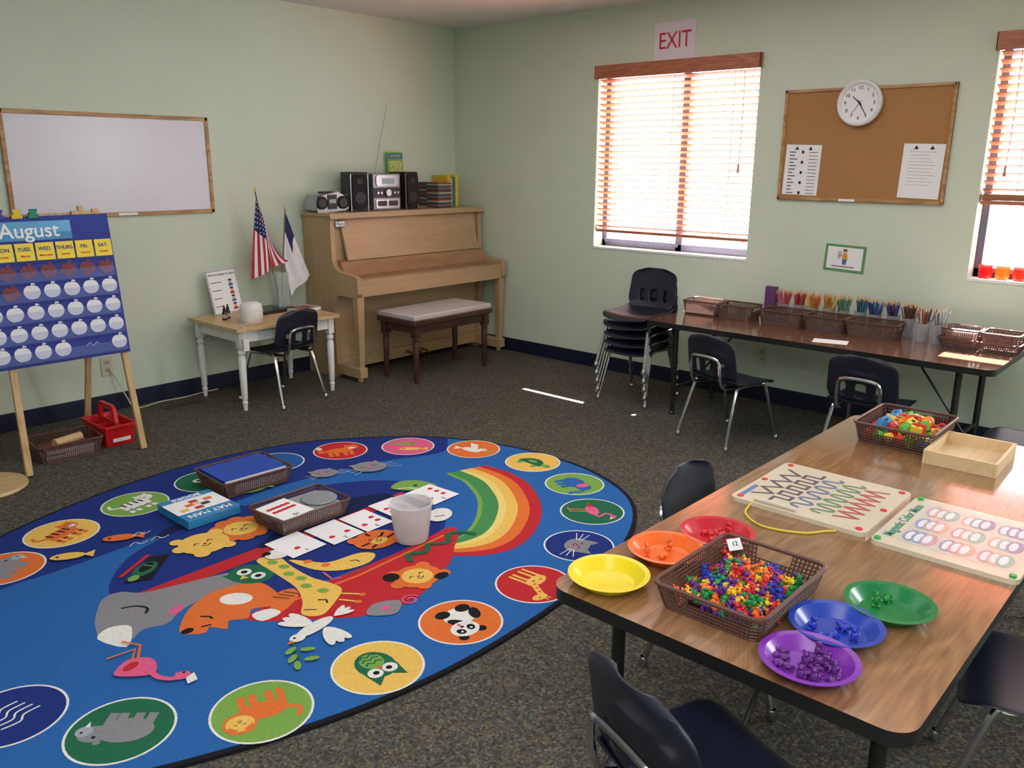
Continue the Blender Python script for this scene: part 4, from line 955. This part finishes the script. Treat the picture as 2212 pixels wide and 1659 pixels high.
for q in((-w,w,-d,-d+.01),(-w,w,d-.01,d),(-w,-w+.01,-d+.01,d-.01),(w-.01,w,-d+.01,d-.01)): obj('tray_side',B().box(q[0],q[1],q[2],q[3],0,h),pin,e,bevel=.001)
obj('tray_bottom',B().box(-w+.01,w-.01,-d+.01,d-.01,.002,.008),pin,e)
bw=M('birch_board',(216,204,182),.3,var=.05,scale=10,coat=.5)
def board(name,loc,rz,w,d,label):
    e=empty(name,loc,rz,label,'toy board');obj('panel',B().prism(rrect(-w/2,w/2,-d/2,d/2,.02),0,.012),bw,e,bevel=.002);return e
e=board('maze_board',(-2.615,-4.145,TH),rad(0),.375,.375,'pale wooden tracing maze board with coloured zigzag tracks')
tm=[M('track_purple',(92,80,92),.4),M('track_blue',(100,116,142),.4),M('track_green',(104,138,104),.4),M('track_red',(172,88,82),.4)]
def ribbon(b,pts,w,m):
    for i in range(len(pts)-1):
        p0,p1=Vector(pts[i]),Vector(pts[i+1]);d=p1-p0
        if d.length<1e-6: continue
        d.normalize();q=Vector((-d.y,d.x))*w/2;a=p0-d*w*.4;c=p1+d*w*.4;z=.0123+i*2e-6
        b.add([(a.x-q.x,a.y-q.y,z),(c.x-q.x,c.y-q.y,z),(c.x+q.x,c.y+q.y,z),(a.x+q.x,a.y+q.y,z)],[(0,1,2,3)],m)
def meander(y,amp,n,x0=-.135,x1=.14,kind='sq'):
    p=[]
    for k in range(n):
        xa=x0+(x1-x0)*k/n;xb=x0+(x1-x0)*(k+1)/n;s_=amp if k%2==0 else -amp
        if kind=='sq': p+=[(xa,y+s_),(xb,y+s_)]
        elif kind=='zz': p+=[((xa+xb)/2,y+s_)]
        else:
            for q in range(8): t=q/8;p.append((xa+(xb-xa)*t,y+s_*math.sin(pi*t)**.5))
    return p
for y,amp,n_,kd,m_ in((.128,.023,9,'zz',0),(.070,.022,10,'sq',0),(.012,.022,10,'wv',1),(-.048,.025,12,'wv',2),(-.112,.028,14,'zz',3)):
    b=B();ribbon(b,meander(y,amp,n_,kind=kd),.010,m_)
    obj('maze_track',b,tm,e,smooth=False)
for x,y in((-.165,.165),(.165,.165),(-.165,-.165),(.165,-.165),(0,.172),(0,-.17)): obj('corner_rivet',B().prism(circ(x,y,.009,14),.012,.014),M('rivet_red',(210,40,45),.4),e)
b=B();b.tube([(-.165,.12,.014),(-.2,.12,.006),(-.26,.1,.004),(-.30,.03,.004),(-.27,-.06,.004),(-.22,-.10,.004),(-.2,-.12,.004)],.0028,6,smooth=6)
obj('tether_string',b,M('yellow_cord',(230,205,60),.5),e)
obj('magnet_wand',B().cyl((-.172,.0,.018),(-.172,.12,.018),.005,n=10),M('wand_cream',(215,205,190),.4),e)
obj('title_strip',B().box(-.17,-.06,.160,.174,.0122,.0126),M('strip_blue',(90,120,170),.5),e)
e=board('maze_board',(-2.635,-4.515,TH),rad(0),.375,.33,'pale wooden colour-matching maze board under clear cover')
text('Magnetic Color Maze',.034,M('teal_ink',(60,140,120),.5),e,(-.005,.138,.0125),(0,0,0),bold=.0006,sx=.88)
cc=[(146,112,168),(112,138,190),(212,138,154),(228,170,138),(130,182,164)]
for j in range(3):
    for i in range(3):
        b=B();x=-.095+i*.098;y=.072-j*.085
        for q,(dy,r_) in enumerate(((.020,.040),(.0,.040),(-.020,.040))):
            b.prism(circ(x,y+dy,r_,18,ry=.019),.012+q*.0003,.0123+q*.0003,(i+j+q)%5);b.prism(circ(x,y+dy+.003,r_*.72,18,ry=.009),.0123+q*.0003,.0124+q*.0003,5)
        obj('maze_picture',b,[bk(c) for c in cc]+[paper],e)
obj('clear_cover',B().prism(rrect(-.15,.17,-.15,.115,.02),.0135,.0165),M('acrylic',(225,230,240),.04,alpha=.15,var=0,coat=1),e)
for x,y in((-.17,.15),(.17,.15),(-.17,-.15),(.17,-.15),(0,-.157)): obj('corner_rivet',B().prism(circ(x,y,.008,14),.012,.018),M('rivet_green',(50,170,80),.4),e)
s=obj('number_tag',B().box(-.018,.018,-.001,.001,0,.028),paper,loc=(-3.165,-4.165,TH+.042),rot=(rad(-40),0,rad(-30)),label='small white printed card tucked in bear basket',cat='card')
text('12',.016,ink,s,(0,-.002,.015),WL)
# ------------------------------------------------------------ far table: pencil cups etc.
cupm=M('cup_clear_plastic',(190,190,195),.3,alpha=.4,var=0)
pc=[[(205,80,112),(215,115,148),(190,66,92)],[(190,50,48),(140,38,44),(210,90,66)],[(220,120,54),(205,96,50),(190,136,64)],[(215,180,64),(196,150,62),(170,134,50)],[(70,140,76),(50,106,64),(124,168,78)],[(52,124,132),(40,88,104),(70,150,158)],[(50,66,150),(36,46,104),(70,104,180)],[(106,66,142),(64,64,116),(88,48,104)],[(116,74,52),(88,54,44),(150,98,64)],[(40,40,44),(90,90,95),(130,60,50)],[(180,180,180),(60,110,80),(150,60,60)],[(215,215,215),(120,120,130),(170,60,120)]]
cproto=None
pm=B();pm.tube([(0,0,0),(0,0,.15)],.0032,6,0);pm.tube([(0,0,.15),(0,0,.168)],[.0032,.0006],6,1)
pmesh={}
cups=[(-.15+(.012 if i%2 else -.012),-2.895-.088*i) for i in range(9)]+[(-.19,-3.69),(-.27,-3.70),(-.25,-3.775)]
for ci,(x,y) in enumerate(cups):
    if cproto is None:
        cproto=obj('pencil_cup',B().lathe([(0,.0),(.03,.0),(.034,.095),(.036,.097),(.033,.097),(.029,.004),(0,.004)],24),cupm,label='clear plastic cup of coloured pencils on walnut table',cat='cup',group='pencil cups');o=cproto
    else:
        o=cproto.copy();COL.objects.link(o)
    o.location=(x,y,FH)
    n_=26 if ci<9 else 10
    for i in range(n_):
        c=random.choice(pc[ci] if random.random()<.6 else pc[min(8,max(0,ci+random.choice((-1,1))))]);a=2*pi*i/n_+random.random()*.3;r=.014*random.uniform(.3,1)
        if c not in pmesh:
            q=obj('colored_pencil',pm,[bk(c),M('pencil_tip',(205,170,130),.6)]);pmesh[c]=q
        else: q=pmesh[c].copy();COL.objects.link(q)
        lx,ly=math.cos(a),math.sin(a);tl=random.uniform(.06,.3);q.location=(x-r*lx*.9,y-r*ly*.9,FH+.006+random.uniform(0,.012));q.rotation_euler=(-ly*tl,lx*tl,random.random()*6)
        q['label']='wooden coloured pencil standing in a clear cup';q['category']='pencil';q['group']='coloured pencils'
obj('pencil_box',B().prism(rrect(-.02,.02,-.035,.035,.008),0,.18),bk((104,58,110)),loc=(-.12,-2.80,FH),bevel=.003,label='tall purple printed pencil box on walnut table',cat='box')
obj('paper_sheet',B().box(-.05,.05,-.085,.085,0,.001),paper,loc=(-.60,-3.36,FH),rot=(0,0,rad(15)),label='loose white paper slip on walnut table',cat='paper')
for i,(c,y) in enumerate((((190,30,30),-3.88),((225,120,40),-3.96),((210,60,40),-4.04),((230,150,50),-4.12))):
    obj('glass_votive',B().lathe([(0,0),(.03,0),(.034,.02),(.034,.07),(.031,.07),(.030,.006),(0,.006)],20),M('votive_%d'%i,c,.1,alpha=.65),loc=(.05,y,wz0+.0045),label='%s coloured glass jar on window sill'%('red' if i%2==0 else 'orange'),cat='jar',group='coloured jars on sill')
# ------------------------------------------------------------ camera
C=Vector((-4.8585,-4.9746,1.4406));yaw,pit,rol,f=.7302,-.2573,.0069,1817.96
F=Vector((math.cos(pit)*math.cos(yaw),math.cos(pit)*math.sin(yaw),math.sin(pit)))
R=F.cross(Vector((0,0,1))).normalized();U=R.cross(F)
R,U=R*math.cos(rol)+U*math.sin(rol),U*math.cos(rol)-R*math.sin(rol)
cd=bpy.data.cameras.new('camera');co=bpy.data.objects.new('camera',cd);COL.objects.link(co)
m=Matrix((R,U,-F)).transposed().to_4x4();m.translation=C;co.matrix_world=m
cd.sensor_width=36;cd.lens=36*f/2212;cd.clip_start=.05;S.camera=co
# ------------------------------------------------------------ light
w=bpy.data.worlds.new('World');S.world=w;w.use_nodes=True;bg=w.node_tree.nodes['Background']
bg.inputs['Color'].default_value=(1,.95,1,1);bg.inputs['Strength'].default_value=9
def light(kind,loc,rot,energy,size=1,sy=None,color=(1,1,1),name='lamp'):
    l=bpy.data.lights.new(name,kind);l.energy=energy;l.color=color
    if kind=='AREA':
        l.size=size
        if sy: l.shape='RECTANGLE';l.size_y=sy
    o=bpy.data.objects.new(name,l);COL.objects.link(o);o.location=loc;o.rotation_euler=rot;return o
sd=Vector((-.85,-.03,-.93)).to_track_quat('-Z','Y').to_euler()
s=light('SUN',(2,-2,3),sd,120,name='sun');s.data.angle=rad(.6);s.data.color=(1,.95,.9)
light('AREA',(-5.2,-5.4,2.38),(0,0,0),95,2.4,2.4,(1,.97,.96),name='ceiling_lamp')  # added soft fill near the camera, no actual ceiling fixture
light('AREA',(-2.2,-2.7,2.41),(0,0,0),36,2.6,2.6,(1,.98,.98),name='ceiling_lamp')  # second added overhead fill, lifts the room's far half
light('AREA',(-.06,-6.35,1.5),(0,rad(80),0),80,1.2,1.2,(.93,.96,1),name='window_daylight')  # added cool side fill out of view; the wall has no window here
